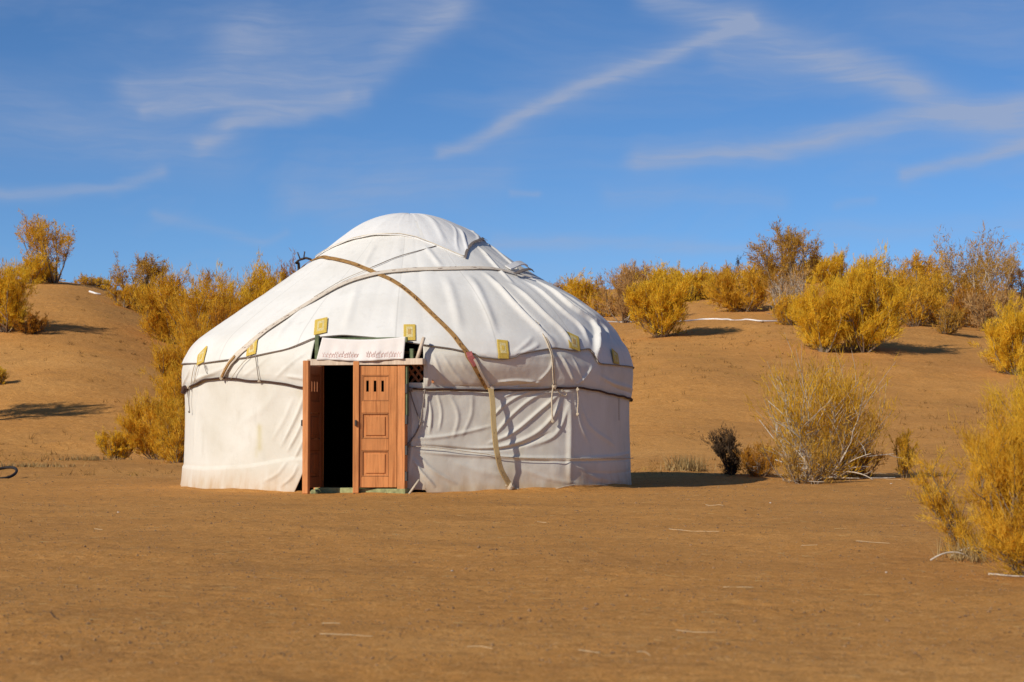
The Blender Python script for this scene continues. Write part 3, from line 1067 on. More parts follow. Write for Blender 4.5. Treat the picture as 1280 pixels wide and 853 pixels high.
for px, py, s, mt in [(690, 482, 0.030, 'cord'), (688, 527, 0.02, 'cord'), (718, 487, 0.022, 'cord'), (718, 518, 0.018, 'cord'), (282, 472, 0.028, 'cord'),
                      (328, 476, 0.018, 'cord'), (236, 487, 0.045, 'belt'), (241, 484, 0.022, 'cord'), (610, 486, 0.035, 'thin'), (636, 609, 0.045, 'cord'),
                      (242, 515, 0.014, 'thin'), (512, 487, 0.03, 'thin'), (510, 556, 0.025, 'thin')]:
    z, th = hit(px, py)
    bm = bmesh.new()
    bmesh.ops.create_icosphere(bm, subdivisions=2, radius=s)
    for vv in bm.verts:
        k = 1 + 0.28 * math.sin(vv.co.x * 190 + px) * math.cos(vv.co.z * 160 + py)
        vv.co = Vector((vv.co.x * k, vv.co.y * k * 0.8, vv.co.z * k * 1.15))
    me = bpy.data.meshes.new('knot')
    bm.to_mesh(me)
    bm.free()
    p = surf_p(np.array(z), np.array(th)) + surf_n(np.array(z), np.array(th)) * 0.055
    o = link_mesh('knot', me, M[mt])
    o.location = p
    adopt(o)

# embroidered tabs along the hem
for k, (px, py, wpx, hpx) in enumerate([(257, 449, 8, 16), (319, 438, 11, 18), (403, 413, 15, 19), (512, 420, 15, 19), (626, 438, 14, 19), (713, 431, 13, 18), (764, 449, 7, 16)]):
    z0, th0 = hit(px, py)
    N0 = surf_n(np.array(z0), np.array(th0))
    C0 = surf_p(np.array(z0), np.array(th0))
    sc = np.linalg.norm(C0 - CAM) / F_PX
    hgt = hpx * sc * 1.10
    foreshort = max(0.40, abs(math.cos(th0 - math.atan2(C0[0], C0[1]) * -1)))
    wid = wpx * sc / foreshort
    lean_ = 0.35 * (511 - px) / 280 * hpx * 0.25

    def at_off(o):
        return path_on([(px + lean_, py - hpx * 0.48), (px, py), (px - lean_, py + hpx * 0.48)], 7, o)[0]
    NN = path_on([(px + lean_, py - hpx * 0.48), (px, py), (px - lean_, py + hpx * 0.48)], 7, 0.06)[1]
    tab = adopt(ribbon('embroidered_tab', at_off(0.064), NN, wid, 0.004, M['tab'], None))
    # woven motif: pale field with a tan heart
    sl = slice(1, 6)
    f1 = ribbon('motif', at_off(0.0675)[sl], NN[sl], wid * 0.55, 0.002, M['tab2'], None)
    f2 = ribbon('motif', at_off(0.0695)[2:5], NN[2:5], wid * 0.28, 0.002, M['tab3'] if k % 2 else M['tab'], None)
    for f in (f1, f2):
        f.parent = tab

# sand blown against the foot of the wall
th = np.linspace(-PI, PI, 721)[:-1]
q_ = np.stack([np.cos(th) * 3, np.sin(th) * 3, 0 * th], -1)
hh = np.clip(0.020 + 0.045 * fbm(q_, 1.5, 4, 8), 0.002, 0.06)
ww = np.clip(0.22 + 0.16 * fbm(q_, 2.3, 3, 29), 0.08, 0.5)
rows = []
for k_, (a_, b_) in enumerate([(-0.10, 1.0), (0.03, 1.0), (0.25, 0.75), (0.5, 0.42), (0.75, 0.15), (1.0, 0.0), (1.1, -0.3)]):
    rr_ = surf_r(0.02, th) + 0.01 + a_ * ww
    X_, Y_ = YC[0] + rr_ * np.sin(th), YC[1] - rr_ * np.cos(th)
    rows.append(np.stack([X_, Y_, ground_z(X_, Y_) + b_ * hh - 0.006 * (k_ > 4)], -1))
dr_ = link_mesh('sand_drift', np_mesh('sand_drift', np.stack(rows, 1).reshape(-1, 3), grid_faces(720, 7, wrap=True)[:, ::-1]), M['sand'])
tag(dr_, 'low drift of sand against the foot of the yurt wall', kind='structure')

# ------------------------------------------------------------------ door of the yurt
DC = YC + DV * DOOR_R


def door_part(name, bl, mat, bevel=0.004):
    """boxes in door coordinates: u right, y inward, z up"""
    o = boxes(name, bl, M[mat], None, bevel, (DC[0], DC[1], 0), TD)
    return adopt(o)


u_l, _ = door_uz(402, 540)
u_r, _ = door_uz(497.5, 540)
u_rr, _ = door_uz(507, 540)
_, z_top = door_uz(450, 457)
_, z_lin = door_uz(450, 449)
_, z_hdr = door_uz(450, 424)
u_end, _ = door_uz(530, 453)
u_le, _ = door_uz(386, 453)
Z0 = 0.075
door_part('door_post', [(u_l - 0.09, u_l, -0.02, 0.09, 0.0, z_top)], 'wood')
door_part('door_post', [(u_r, u_rr, -0.035, 0.09, 0.02, z_top)], 'wood')
door_part('lintel', [(u_le, u_end, -0.06, 0.08, z_top + 0.002, z_lin)], 'lintel')
door_part('header_post', [(door_uz(393, 440)[0], door_uz(398, 440)[0], 0.01, 0.06, z_lin + 0.002, z_hdr + 0.05)], 'green')
door_part('header_post', [(door_uz(511, 440)[0], door_uz(516, 440)[0], 0.01, 0.06, z_lin + 0.002, door_uz(511, 436)[1])], 'green')
door_part('header_post', [(door_uz(507.5, 470)[0], door_uz(509.5, 470)[0], -0.02, 0.06, 0.9, z_top - 0.01)], 'green', 0.002)
door_part('header_rail', [(u_l, u_rr, 0.05, 0.09, z_hdr - 0.04, z_hdr + 0.02)], 'green')
door_part('threshold', [(u_l - 0.05, door_uz(449, 600)[0], -0.10, 0.12, -0.03, Z0 - 0.012)], 'sill')
door_part('threshold', [(door_uz(449.5, 600)[0], u_rr + 0.02, -0.08, 0.12, -0.03, Z0 - 0.02)], 'sill')
door_part('step_stone', [(door_uz(396, 612)[0], door_uz(405, 612)[0], -0.26, -0.12, -0.03, 0.045)], 'sill', 0.02)
door_part('floor_rug', [(u_l - 0.1, u_rr + 0.1, 0.25, 4.6, 0.004, 0.02)], 'rug', 0)
for zc in (1.22, 0.86, 0.5, 0.2):
    door_part('hinge', [(u_rr + 0.001, u_rr + 0.028, -0.034, 0.02, zc - 0.055, zc + 0.055)], 'iron', 0.003)


def door_leaf(sign, u, ang, mat, W=0.515):
    """sign -1: the leaf runs left from its hinge; its stile is the part, the rest hangs on it"""
    H0, H1 = Z0 - 0.005, z_top - 0.012
    org = DC + DU * u + DV * 0.015
    x = lambda a, b: (min(sign * a, sign * b), max(sign * a, sign * b))
    T0, T1 = -0.022, 0.022

    def piece(name, bl, parent, bev=0.004, mt=mat):
        o = boxes(name, bl, M[mt], None, bev, (0, 0, 0), 0)
        o.parent = parent
        return o
    leaf = boxes('door_leaf', [(*x(0.004, 0.095), T0, T1, H0, H1)], M[mat], None, 0.004, (org[0], org[1], 0), TD + ang)
    adopt(leaf)
    st = 0.415
    piece('stile', [(*x(st, st + 0.028), T0 + 0.001, T1 - 0.001, H0, H1)], leaf)
    piece('cover_strip', [(*x(st + 0.029, W), T0 - 0.022, T1 + 0.004, 0.005, H1 + 0.055)], leaf, 0.006, 'wood')
    zs = [H0, 0.195, 0.50, 0.635, 0.935, 1.075, 1.375, H1]       # bottom rail, panel, rail, panel, rail, panel, top rail
    for k in range(0, 7, 2):
        piece('rail', [(*x(0.096, st - 0.001), T0 + 0.002, T1 - 0.002, zs[k] + 0.001 * (k > 0), zs[k + 1] - 0.001)], leaf)
    xs0, xs1 = 0.096, st - 0.001
    for k in (1, 3):
        piece('panel', [(*x(xs0, xs1), -0.004, 0.006, zs[k], zs[k + 1]),
                        (*x(xs0 + 0.045, xs1 - 0.045), -0.016, 0.014, zs[k] + 0.04, zs[k + 1] - 0.04)], leaf, 0.006)
    # the top panel has three upright slots through it
    z0, z1 = zs[5], zs[6]
    sl0, sl1 = z0 + 0.11, z1 - 0.06
    bl = [(*x(xs0, xs1), -0.010, 0.008, z0, sl0), (*x(xs0, xs1), -0.010, 0.008, sl1, z1)]
    cuts = [xs0 + 0.062, xs0 + 0.150, xs0 + 0.238]
    edges = [xs0] + [c for q in cuts for c in (q, q + 0.030)] + [xs1]
    for a, b in zip(edges[0::2], edges[1::2]):
        bl.append((*x(a, b), -0.0095, 0.0075, sl0 - 0.0005, sl1 + 0.0005))
    piece('panel', bl, leaf, 0)
    # mouldings round each panel
    for k in (1, 3, 5):
        a, b, q = zs[k], zs[k + 1], 0.014
        piece('moulding', [(*x(xs0, xs0 + q), T0 + 0.004, -0.004, a, b), (*x(xs1 - q, xs1), T0 + 0.004, -0.004, a, b),
                           (*x(xs0 + q, xs1 - q), T0 + 0.004, -0.004, a, a + q), (*x(xs0 + q, xs1 - q), T0 + 0.004, -0.004, b - q, b)], leaf, 0.003, mat if mat == 'wood_shade' else 'wood2')
    # pull handle on the strip
    zz = 0.82
    piece('handle', [(*x(W - 0.045, W - 0.020), T0 - 0.05, T0 - 0.022, zz - 0.035, zz + 0.035)], leaf, 0.006, 'iron')
    return leaf


door_leaf(-1, u_r - 0.004, math.radians(16), 'wood')
door_leaf(1, u_l + 0.004, math.radians(-92), 'wood_shade')  # shaded face painted darker; the cover strip keeps the lit wood tone

# pennant over the door with its line of red needlework
c0, c1 = door_uz(398, 440)[0], door_uz(508, 440)[0]
pz0, pz1 = door_uz(450, 451)[1], z_hdr + 0.02
n_u, n_v = 60, 14
UU, VV = np.meshgrid(np.linspace(0, 1, n_u), np.linspace(0, 1, n_v), indexing='ij')
slant = (c0 + 0.06 * (1 - VV)) * (1 - UU) + (c1 - 0.01 * VV) * UU
Yp = -0.035 - 0.045 * VV + 0.010 * np.sin(UU * 6.5 + 0.6) * VV + 0.008 * np.sin(UU * 17) * VV + 0.006 * np.sin(UU * 41 + 2) * VV
Zp = pz1 - (pz1 - pz0) * VV + 0.010 * np.sin(UU * 7 + 1) * VV - 0.03 * np.sin(UU * PI) * (1 - VV)
pen = link_mesh('door_pennant', np_mesh('door_pennant', np.stack([slant, Yp, Zp], -1).reshape(-1, 3), grid_faces(n_u, n_v)), M['pennant'],
                None, (DC[0], DC[1], 0), TD)
adopt(pen)
mod = pen.modifiers.new('thickness', 'SOLIDIFY')
mod.thickness = 0.006
q = random.Random(5)
verts, faces = [], []
xx = c0 + 0.07
zb = pz0 + 0.065
while xx < c1 - 0.04:
    if 0.46 < (xx - c0) / (c1 - c0) < 0.54:
        xx += 0.05
        continue
    wv = q.uniform(0.016, 0.028)
    for (dx0, dz0, dx1, dz1) in ((0, q.uniform(0.015, 0.035), wv, -0.018), (wv * 0.4, -0.010, wv * 1.4, q.uniform(0.008, 0.045)), (wv * 0.3, q.uniform(-0.03, -0.015), wv * 1.1, q.uniform(-0.03, -0.012))):
        b = len(verts)
        t = 0.0045
        for (ax, az) in ((dx0, dz0 - t), (dx1, dz1 - t), (dx1, dz1 + t), (dx0, dz0 + t)):
            uu = (xx + ax - c0) / (c1 - c0)
            vvv = (pz1 - (zb + az)) / (pz1 - pz0)
            yb_ = -0.035 - 0.045 * vvv + 0.010 * math.sin(uu * 6.5 + 0.6) * vvv + 0.008 * math.sin(uu * 17) * vvv + 0.006 * math.sin(uu * 41 + 2) * vvv
            verts.append((xx + ax, yb_ - 0.010, zb + az))
        faces.append((b, b + 1, b + 2, b + 3))
    xx += wv * 1.35
me = bpy.data.meshes.new('needlework')
me.from_pydata(verts, [], faces)
nw = link_mesh('needlework', me, M['faded_red'])
nw.parent = pen
nw['kind'] = 'stuff'
sm = nw.modifiers.new('thickness', 'SOLIDIFY')
sm.thickness = 0.003

# dark felt lining, added under the canvas to darken the inside
ln_lo, ln_hi = math.radians(6.5), math.radians(360 - 33)
adopt(cloth('darkening_lining', None, M['felt'], con(ln_lo), con(ln_hi), lambda t: 1.95 + 0 * t, lambda t: 0.0 + 0 * t, -0.14, 240, 20))
adopt(cloth('darkening_lining', None, M['felt'], con(-PI), con(PI), lambda t: Z_TOP - 0.01 + 0 * t, lambda t: 1.97 + 0 * t, -0.10, 160, 20))

# the wooden lattice seen in the gap beside the door
g0, g1 = door_uz(508, 470)[0], door_uz(545, 470)[0]
zlo, zhi = 1.0, 1.85
for k in range(3):
    for s in (1, -1):
        xc = g0 + 0.0 + k * 0.085
        L = 0.32
        zc = 1.42
        bm = bmesh.new()
        box_bm(bm, -0.014, 0.014, -0.006, 0.006, -L / 2, L / 2)
        me = bpy.data.meshes.new('lattice_slat')
        bm.to_mesh(me)
        bm.free()
        o = link_mesh('lattice_slat', me, M['slat'])
        p = DC + DU * xc - DV * (0.235 + 0.014 * s)
        o.location = (p[0], p[1], zc)
        o.rotation_euler = (0, s * math.radians(38), TD)
        adopt(o)
pA, pB = door_uz(520, 452), door_uz(527, 428)
tube_p = [(*(DC + DU * pA[0] - DV * 0.01), pA[1]), (*(DC + DU * pB[0] - DV * 0.10), pB[1] + 0.06)]
adopt(tube('roof_pole', np.array(tube_p), 0.022, M['lintel'], None, 8))
# prop stick leaning at the foot of the wall
a, b = door_uz(512, 613, 0.12), door_uz(524, 600, 0.05)
adopt(tube('prop_stick', np.array([(*(DC + DU * a[0] + DV * 0.14), 0.0), (*(DC + DU * b[0] + DV * 0.05), b[1])]), 0.014, M['cord'], None, 6))

# ------------------------------------------------------------------ plants
def unit(v): return v / np.maximum(np.linalg.norm(v, axis=-1, keepdims=True), 1e-9)


def spawn(rng, paths, n, t_lo, t_hi, len_lo, len_hi, spread, up, K, curl=0.3, droop=0.0):
    """grow n curved shoots from random spots on the given paths (m,K,3) -> (n,K,3), parent index"""
    m, kp = paths.shape[:2]
    pi = rng.integers(0, m, n)
    t = rng.uniform(t_lo, t_hi, n) * (kp - 1)
    i = np.minimum(t.astype(int), kp - 2)
    f = (t - i)[:, None]
    p0 = paths[pi, i] * (1 - f) + paths[pi, i + 1] * f
    tg = unit(paths[pi, i + 1] - paths[pi, i])
    d = unit(tg + rng.normal(size=(n, 3)) * spread + np.array([0, 0, up]))
    L = rng.uniform(len_lo, len_hi, n)
    side = rng.normal(size=(n, 3)) * curl + np.array([0, 0, up * 0.8 - droop])
    s = np.linspace(0, 1, K)[None, :, None]
    return p0[:, None, :] + L[:, None, None] * (d[:, None, :] * s + side[:, None, :] * s * s * 0.5), pi


def tubes_np(paths, r0, r1, sides=4):
    """tapered tubes for many paths at once (n,K,3); r0, r1 scalars or (n,)"""
    n, K = paths.shape[:2]
    T = unit(np.gradient(paths, axis=1))
    ref = np.where(np.abs(T[..., 2:3]) > 0.85, np.array([1.0, 0.2, 0.1]), np.array([0.1, 0.15, 1.0]))
    A = unit(np.cross(T, ref))
    B = np.cross(T, A)
    r0, r1 = np.broadcast_to(r0, (n,)), np.broadcast_to(r1, (n,))
    s = np.linspace(0, 1, K)
    R = r0[:, None] * (1 - s) + r1[:, None] * s
    ang = np.arange(sides) / sides * 2 * PI
    V = paths[:, :, None, :] + R[:, :, None, None] * (np.cos(ang)[:, None] * A[:, :, None, :] + np.sin(ang)[:, None] * B[:, :, None, :])
    idx = np.arange(n * K * sides).reshape(n, K, sides)
    a, b = idx[:, :-1], idx[:, 1:]
    F = np.stack([a, np.roll(a, -1, 2), np.roll(b, -1, 2), b], -1).reshape(-1, 4)
    return V.reshape(-1, 3), F


def slivers(rng, p, d, L, w):
    """thin triangles: base at p, direction d"""
    n = len(p)
    side = unit(np.cross(d, rng.normal(size=(n, 3))))
    w = np.broadcast_to(w, (n,))[:, None]
    V = np.stack([p - side * w / 2, p + side * w / 2, p + d * L[:, None]], 1).reshape(-1, 3)
    F = np.arange(n * 3).reshape(n, 3)
    return V, F


def join(parts):
    V, F, o = [], [], 0
    for v, f in parts:
        V.append(v)
        F.append(f + o)
        o += len(v)
    return np.vstack(V), np.vstack(F)


def saxaul(name, pos, H, W, seed, label, cat='shrub', group=None, leaf='yellow', wood='bark', needles=9000, stems=14, lean=(0, 0),
           kind='bush', px_w=None, fill=1.0, dead=0, tall=None):
    """a desert shrub: stems, side shoots, plumes of fine twigs.  H, W in metres"""
    rng = np.random.default_rng(seed)
    root = empty(name, tuple(pos), 0)
    tag(root, label, cat, group)
    dist = float(np.hypot(pos[0], pos[1]))
    pw = px_w or max(0.0026, 0.00031 * dist)             # twig width, a fraction of a picture element
    K = 7
    az = rng.uniform(0, 2 * PI, stems)
    # where each stem ends: over a dome of the wanted outline
    if kind == 'tree':
        rr = np.sqrt(rng.uniform(0.0, 1, stems))
        tip = np.stack([np.cos(az) * rr * W / 2, np.sin(az) * rr * W / 2, H * (0.50 + 0.40 * np.sqrt(np.maximum(0, 1 - rr ** 2)) * rng.uniform(0.7, 1.1, stems))], -1)
    else:
        rr = np.sqrt(rng.uniform(0.02, 1, stems))
        tip = np.stack([np.cos(az) * rr * W / 2 * 0.86, np.sin(az) * rr * W / 2 * 0.86,
                        H * (0.30 + 0.52 * np.sqrt(np.maximum(0, 1 - 0.85 * rr ** 2))) * rng.uniform(0.75, 1.08, stems)], -1)
    tip[:, 0] += lean[0] * H
    tip[:, 1] += lean[1] * H
    base = np.stack([np.cos(az), np.sin(az), np.zeros(stems)], -1) * (0.05 * W * rng.uniform(0.2, 1, stems))[:, None]
    base[:, 2] = -0.06
    s = np.linspace(0, 1, K)[None, :, None]
    bend = np.stack([np.cos(az), np.sin(az), -0.4 * np.ones(stems)], -1) * (0.16 * W * rng.uniform(0.1, 1.0, stems))[:, None]
    S = base[:, None] * (1 - s) + tip[:, None] * s + bend[:, None] * (s * (1 - s) * 4) * 0.6
    S += rng.normal(size=S.shape) * 0.014 * H * s
    size = 0.5 * (H + W)
    if kind == 'tree':
        B, _ = spawn(rng, S, stems * 8, 0.30, 1.0, 0.16 * size, 0.36 * size, 0.55, 0.25, 5)
        C, ci = spawn(rng, B, stems * 26, 0.4, 1.0, 0.09 * size, 0.20 * size, 0.7, 0.2, 4)
    else:
        B, _ = spawn(rng, S, stems * 9, 0.04, 0.98, 0.16 * size, 0.38 * size, 0.55, 0.30, 5)
        C, ci = spawn(rng, B, stems * 42, 0.1, 1.0, 0.09 * size, 0.22 * size, 0.65, 0.40, 4)
    E, _ = spawn(rng, np.concatenate([S[:, 3:]]), stems * 3, 0.4, 1.0, 0.22 * size, 0.42 * size, 0.40, 0.35, 5, 0.35)
    E4 = E[:, 1:]
    C = np.concatenate([C] + [E4] * 3)
    B[..., 2] = np.maximum(B[..., 2], 0.02)
    C[..., 2] = np.maximum(C[..., 2], 0.02)
    rb = max(0.012 * H, pw * 1.2)
    wv, wf = join([tubes_np(S, rb * (1.6 if kind == 'tree' else 1.0), rb * 0.35, 5), tubes_np(B, rb * 0.42, rb * 0.15, 3), tubes_np(E, rb * 0.3, rb * 0.1, 3)])
    link_mesh('trunk' if kind == 'tree' else 'branches', np_mesh('branches', wv, wf), M[wood], root)
    if dead:
        D, _ = spawn(rng, S, dead, 0.0, 0.5, 0.25 * size, 0.55 * size, 0.8, 0.1, 6, 0.5)
        D[..., 2] = np.maximum(D[..., 2], 0.03)
        D2, _ = spawn(rng, D, dead * 3, 0.3, 0.95, 0.07 * size, 0.2 * size, 0.8, 0.1, 4, 0.5)
        dv, df = join([tubes_np(D, rb * 0.8, rb * 0.28, 4), tubes_np(D2, rb * 0.36, rb * 0.13, 3)])
        link_mesh('dead_branches', np_mesh('dead_branches', dv, df), M['pale_bark'], root)['kind'] = 'stuff'
    if needles:
        needles = int(needles * (1.0 if leaf == 'dead' or wood == 'pale_bark' else 0.9 if dead > 20 else 1.5 if needles > 30000 else 1.7))
        pi = rng.integers(0, len(C), needles)
        t = rng.uniform(0.0, 1.0, needles) ** 0.8 * (C.shape[1] - 1)
        i = np.minimum(t.astype(int), C.shape[1] - 2)
        f = (t - i)[:, None]
        p = C[pi, i] * (1 - f) + C[pi, i + 1] * f
        tg = unit(C[pi, i + 1] - C[pi, i])
        up = 0.15 if kind == 'tree' else 0.55
        d = unit(tg * 0.9 + rng.normal(size=(needles, 3)) * (0.62 if kind == 'tree' else 0.50) + np.array([0, 0, up]))
        p = p + rng.normal(size=p.shape) * 0.022 * size * fill
        p[:, 2] = np.maximum(p[:, 2], 0.01)
        L = rng.uniform(0.035, 0.105, needles) * size * (0.8 if kind == 'tree' else 1.0)
        L = np.clip(L, 0.03, 0.34)
        V, F = slivers(rng, p, d, L, pw * rng.uniform(0.7, 1.5, needles))
        shoot_tone = np.clip(rng.normal(0.5, 0.20, len(C)), 0, 1)
        tone = np.clip(shoot_tone[pi] + rng.normal(0, 0.13, needles), 0, 1)
        link_mesh('crown' if kind == 'tree' else 'foliage', np_mesh('foliage', V, F, smooth=False, attrs={'tone': np.repeat(tone, 3)}), M[leaf], root)
    return root


def m_per_px(p): return float(p[1]) / F_PX


def plant(px, py, hpx, wpx, label, depth=None, **kw):
    """a plant whose foot is seen at (px, py); hpx tall and wpx wide in the photograph"""
    if depth is None:
        p = on_ground(px, py)
    else:
        x = (px - 640) / F_PX * depth
        p = np.array([x, depth, float(ground_z(x, depth))])
        foot = HORIZON - (p[2] - CAM_H) / depth * F_PX
        hpx = hpx + (foot - py)          # keep the top where it is seen
    k = m_per_px(p)
    name = kw.pop('name', 'saxaul_shrub')
    if kw.get('kind') != 'tree' and p[1] > 60: wpx *= 1.25
    return saxaul(name, p, max(0.2, hpx * k * (0.86 if kw.get('kind') == 'tree' else 0.88)), wpx * k, kw.pop('seed', abs(int(px * 7 + py))), label, **kw)


G1, G2, G3, G4 = 'shrubs on the left dune', 'shrubs behind the yurt', 'shrubs on the right dune', 'shrubs at the edge of the trodden sand'
# left dune
plant(68, 354, 80, 74, 'golden tree leaning over the crest of the left dune', kind='tree', leaf='gold', lean=(-0.22, 0), needles=3600, stems=11, name='saxaul_tree', cat='tree', group=G1, dead=3)
plant(36, 362, 40, 50, 'yellow bush under the leaning crest tree, on its left side', leaf='yellow', needles=5000, group=G1, depth=83)
plant(8, 416, 86, 62, 'yellow shrub with pale stems at the left frame edge below the crest tree', leaf='yellow', needles=9000, group=G1, dead=5)
plant(36, 418, 22, 36, 'low dark olive bush at the foot of the yellow shrub by the left edge', leaf='rust', wood='dark_bark', needles=2500, group=G1)
plant(108, 366, 16, 30, 'small golden bush on the skyline right of the leaning crest tree', leaf='gold', needles=1800, group=G1, depth=88)
plant(126, 366, 15, 26, 'small yellow bush on the skyline just left of the dark topped tree', leaf='yellow', needles=1600, group=G1, depth=90)
plant(174, 388, 72, 62, 'dark topped golden tree at the right shoulder of the left dune', kind='tree', leaf='tan', needles=4200, stems=11, name='saxaul_tree', cat='tree', group=G1, wood='dark_bark')
plant(155, 384, 28, 44, 'orange bush under the dark topped tree, on its left side', leaf='gold', needles=4000, group=G1)
plant(-4, 482, 22, 26, 'tiny yellow bush half cut by the left frame edge above the forked shadow', leaf='yellow', needles=1500, group=G1)
# mass behind the yurt on the left
plant(215, 430, 90, 70, 'tall thin-topped golden shrub left of the yurt, below the dark topped tree', leaf='gold', needles=9000, group=G2)
plant(258, 440, 108, 66, 'dense golden shrub left of the yurt with a rounded top', leaf='gold', needles=10000, group=G2, depth=64)
plant(298, 440, 112, 70, 'yellow shrub with a ragged top behind the left slope of the yurt roof', leaf='yellow', needles=10000, group=G2, depth=66)
plant(338, 430, 98, 66, 'golden shrub just left of the dead bent branch behind the yurt roof', leaf='gold', needles=10000, group=G2, depth=70)
plant(378, 400, 72, 56, 'rust tinged shrub touching the yurt roof beneath the dead bent branch', leaf='rust', needles=8000, group=G2, depth=76)
plant(230, 500, 100, 86, 'large loose golden shrub at mid slope beside the yurt wall', leaf='gold', needles=11000, group=G2, depth=54)
plant(268, 500, 120, 80, 'brownish shrub half hidden by the left shoulder of the yurt', leaf='rust', needles=9000, group=G2, depth=56)
plant(240, 556, 118, 72, 'tall orange-gold shrub standing against the left wall of the yurt', leaf='gold', needles=10000, group=G2, depth=44)
plant(200, 574, 78, 96, 'bushy golden shrub on the sand left of the yurt wall', leaf='gold', needles=12000, group=G2, depth=41)
plant(146, 574, 32, 52, 'low bright yellow bush at the far left foot of the bushy golden shrub', leaf='yellow', needles=5000, group=G2, depth=41)
plant(222, 570, 60, 60, 'orange low shrub pressed against the foot of the yurt wall', leaf='gold', needles=6000, group=G2, depth=38.5)
# right, behind the roof slope
plant(697, 392, 40, 26, 'grey leafless shrub just beside the right slope of the yurt roof', leaf='pink', needles=2200, group=G3, depth=98, wood='bark')
plant(726, 398, 50, 50, 'yellow shrub right of the yurt roof on the skyline', leaf='yellow', needles=6000, group=G3, depth=84)
plant(760, 404, 34, 40, 'small golden bush between the yurt roof and the tall pinkish shrub', leaf='gold', needles=4000, group=G3, depth=78)
plant(779, 402, 82, 52, 'tall thin pinkish shrub standing behind the bright yellow bush', leaf='pink', needles=5000, stems=10, group=G3, depth=74, dead=3)
plant(828, 416, 72, 66, 'bright yellow dense bush in front of the white hose', leaf='yellow', needles=14000, stems=20, group=G3, depth=63)
plant(862, 384, 42, 56, 'yellow bush behind the dark low shrub on the right dune', leaf='yellow', needles=6000, group=G3, depth=84)
plant(853, 366, 11, 24, 'dark low dead shrub high on the right dune', leaf='dead', wood='dark_bark', needles=1200, group=G3, depth=83)
plant(888, 374, 30, 34, 'small golden bush on the crest beside the dark low shrub', leaf='gold', needles=3000, group=G3, depth=88)
plant(918, 350, 40, 16, 'thin bare dark sapling standing alone on the right skyline', leaf='dead', wood='dark_bark', needles=260, stems=3, group=G3, depth=100)
plant(932, 388, 48, 72, 'orange yellow bush below the thin bare sapling', leaf='gold', needles=7000, group=G3, depth=76)
plant(985, 392, 120, 66, 'tallest tree on the right dune with a rusty brown crown', kind='tree', leaf='tan', needles=6000, stems=12, name='saxaul_tree', cat='tree', group=G3, dead=4)
plant(992, 394, 60, 60, 'bleached leafless shrub in front of the tallest rusty tree', leaf='pink', wood='pale_bark', needles=900, stems=12, group=G3, dead=12, depth=71)
plant(992, 414, 38, 54, 'low orange bush left of the large yellow shrub and right of the hose', leaf='gold', needles=5000, group=G3, depth=67)
plant(1030, 444, 92, 82, 'large yellow shrub on the right dune, left half of the big clump', leaf='yellow', needles=16000, stems=20, group=G3, depth=58)
plant(1080, 444, 116, 96, 'large yellow shrub with pale stems, right half of the big clump', leaf='yellow', needles=15000, stems=20, group=G3, depth=58.5, dead=5)
plant(1050, 362, 42, 60, 'yellow shrub on the skyline behind the big yellow clump', leaf='yellow', needles=6000, group=G3, depth=86)
plant(1082, 352, 36, 22, 'thin reddish sapling poking above the big yellow clump', leaf='pink', needles=900, stems=5, group=G3, depth=92)
plant(1097, 348, 34, 20, 'pinkish feathery sapling right of the thin reddish one on the skyline', leaf='pink', needles=900, stems=4, group=G3, depth=95)
plant(1118, 346, 28, 24, 'bare grey sapling standing alone on the crest past the big clump', leaf='dead', needles=200, stems=5, group=G3, depth=98)
plant(1122, 392, 56, 50, 'yellow bush on the slope between the big clump and the sparse tree', leaf='gold', needles=5000, group=G3, depth=72)
plant(1153, 388, 82, 44, 'slender golden tree with one tall tuft left of the sparse pale tree', kind='tree', leaf='gold', needles=2600, stems=5, name='saxaul_tree', cat='tree', group=G3, depth=76)
plant(1216, 398, 100, 128, 'wide sparse tree with pale branches near the right frame edge', kind='tree', leaf='tan', wood='pale_bark', needles=6500, stems=17, name='saxaul_tree', cat='tree', group=G3, dead=8)
plant(1146, 404, 46, 52, 'loose golden bush right of the big yellow clump, in front of the slender tree', leaf='gold', needles=3600, group=G3, depth=69)
plant(1246, 402, 44, 54, 'pinkish bush between the wide sparse tree and the right frame edge', leaf='pink', needles=3000, group=G3, depth=70)
plant(1172, 396, 52, 50, 'low golden bush at the left foot of the wide sparse tree', leaf='gold', needles=4000, group=G3, depth=73)
plant(1268, 384, 62, 50, 'pinkish tree cut by the right frame edge on the skyline', kind='tree', leaf='pink', needles=2600, stems=8, name='saxaul_tree', cat='tree', group=G3, depth=80)
plant(1218, 396, 26, 70, 'orange brown undergrowth bush beneath the wide sparse tree', leaf='rust', needles=4000, group=G3, depth=72)
plant(1270, 460, 84, 84, 'bright yellow shrub cut by the right frame edge at mid slope', leaf='yellow', needles=13000, stems=18, group=G3, depth=55)
plant(706, 404, 44, 40, 'golden bush low on the right dune, hidden in part by the yurt roof slope', leaf='gold', needles=4000, group=G3, depth=76)
plant(800, 372, 30, 56, 'low golden bush on the ridge behind the tall thin pinkish shrub', leaf='gold', needles=4500, group=G3, depth=92)
plant(842, 364, 26, 60, 'low yellow bush on the ridge behind the dark low shrub', leaf='yellow', needles=4500, group=G3, depth=96)
plant(900, 360, 22, 44, 'low orange bush on the ridge left of the thin bare sapling', leaf='gold', needles=3000, group=G3, depth=99)
plant(952, 364, 26, 50, 'low orange bush on the ridge left of the tallest tree', leaf='gold', needles=3500, group=G3, depth=94)
plant(1012, 352, 26, 50, 'low golden bush on the ridge right of the tallest tree', leaf='gold', needles=3500, group=G3, depth=96)
plant(1140, 360, 28, 60, 'low orange bush on the ridge behind the slender golden tree', leaf='gold', needles=3500, group=G3, depth=92)
plant(1196, 372, 30, 60, 'low golden bush on the ridge behind the wide sparse tree', leaf='tan', needles=3500, group=G3, depth=90)
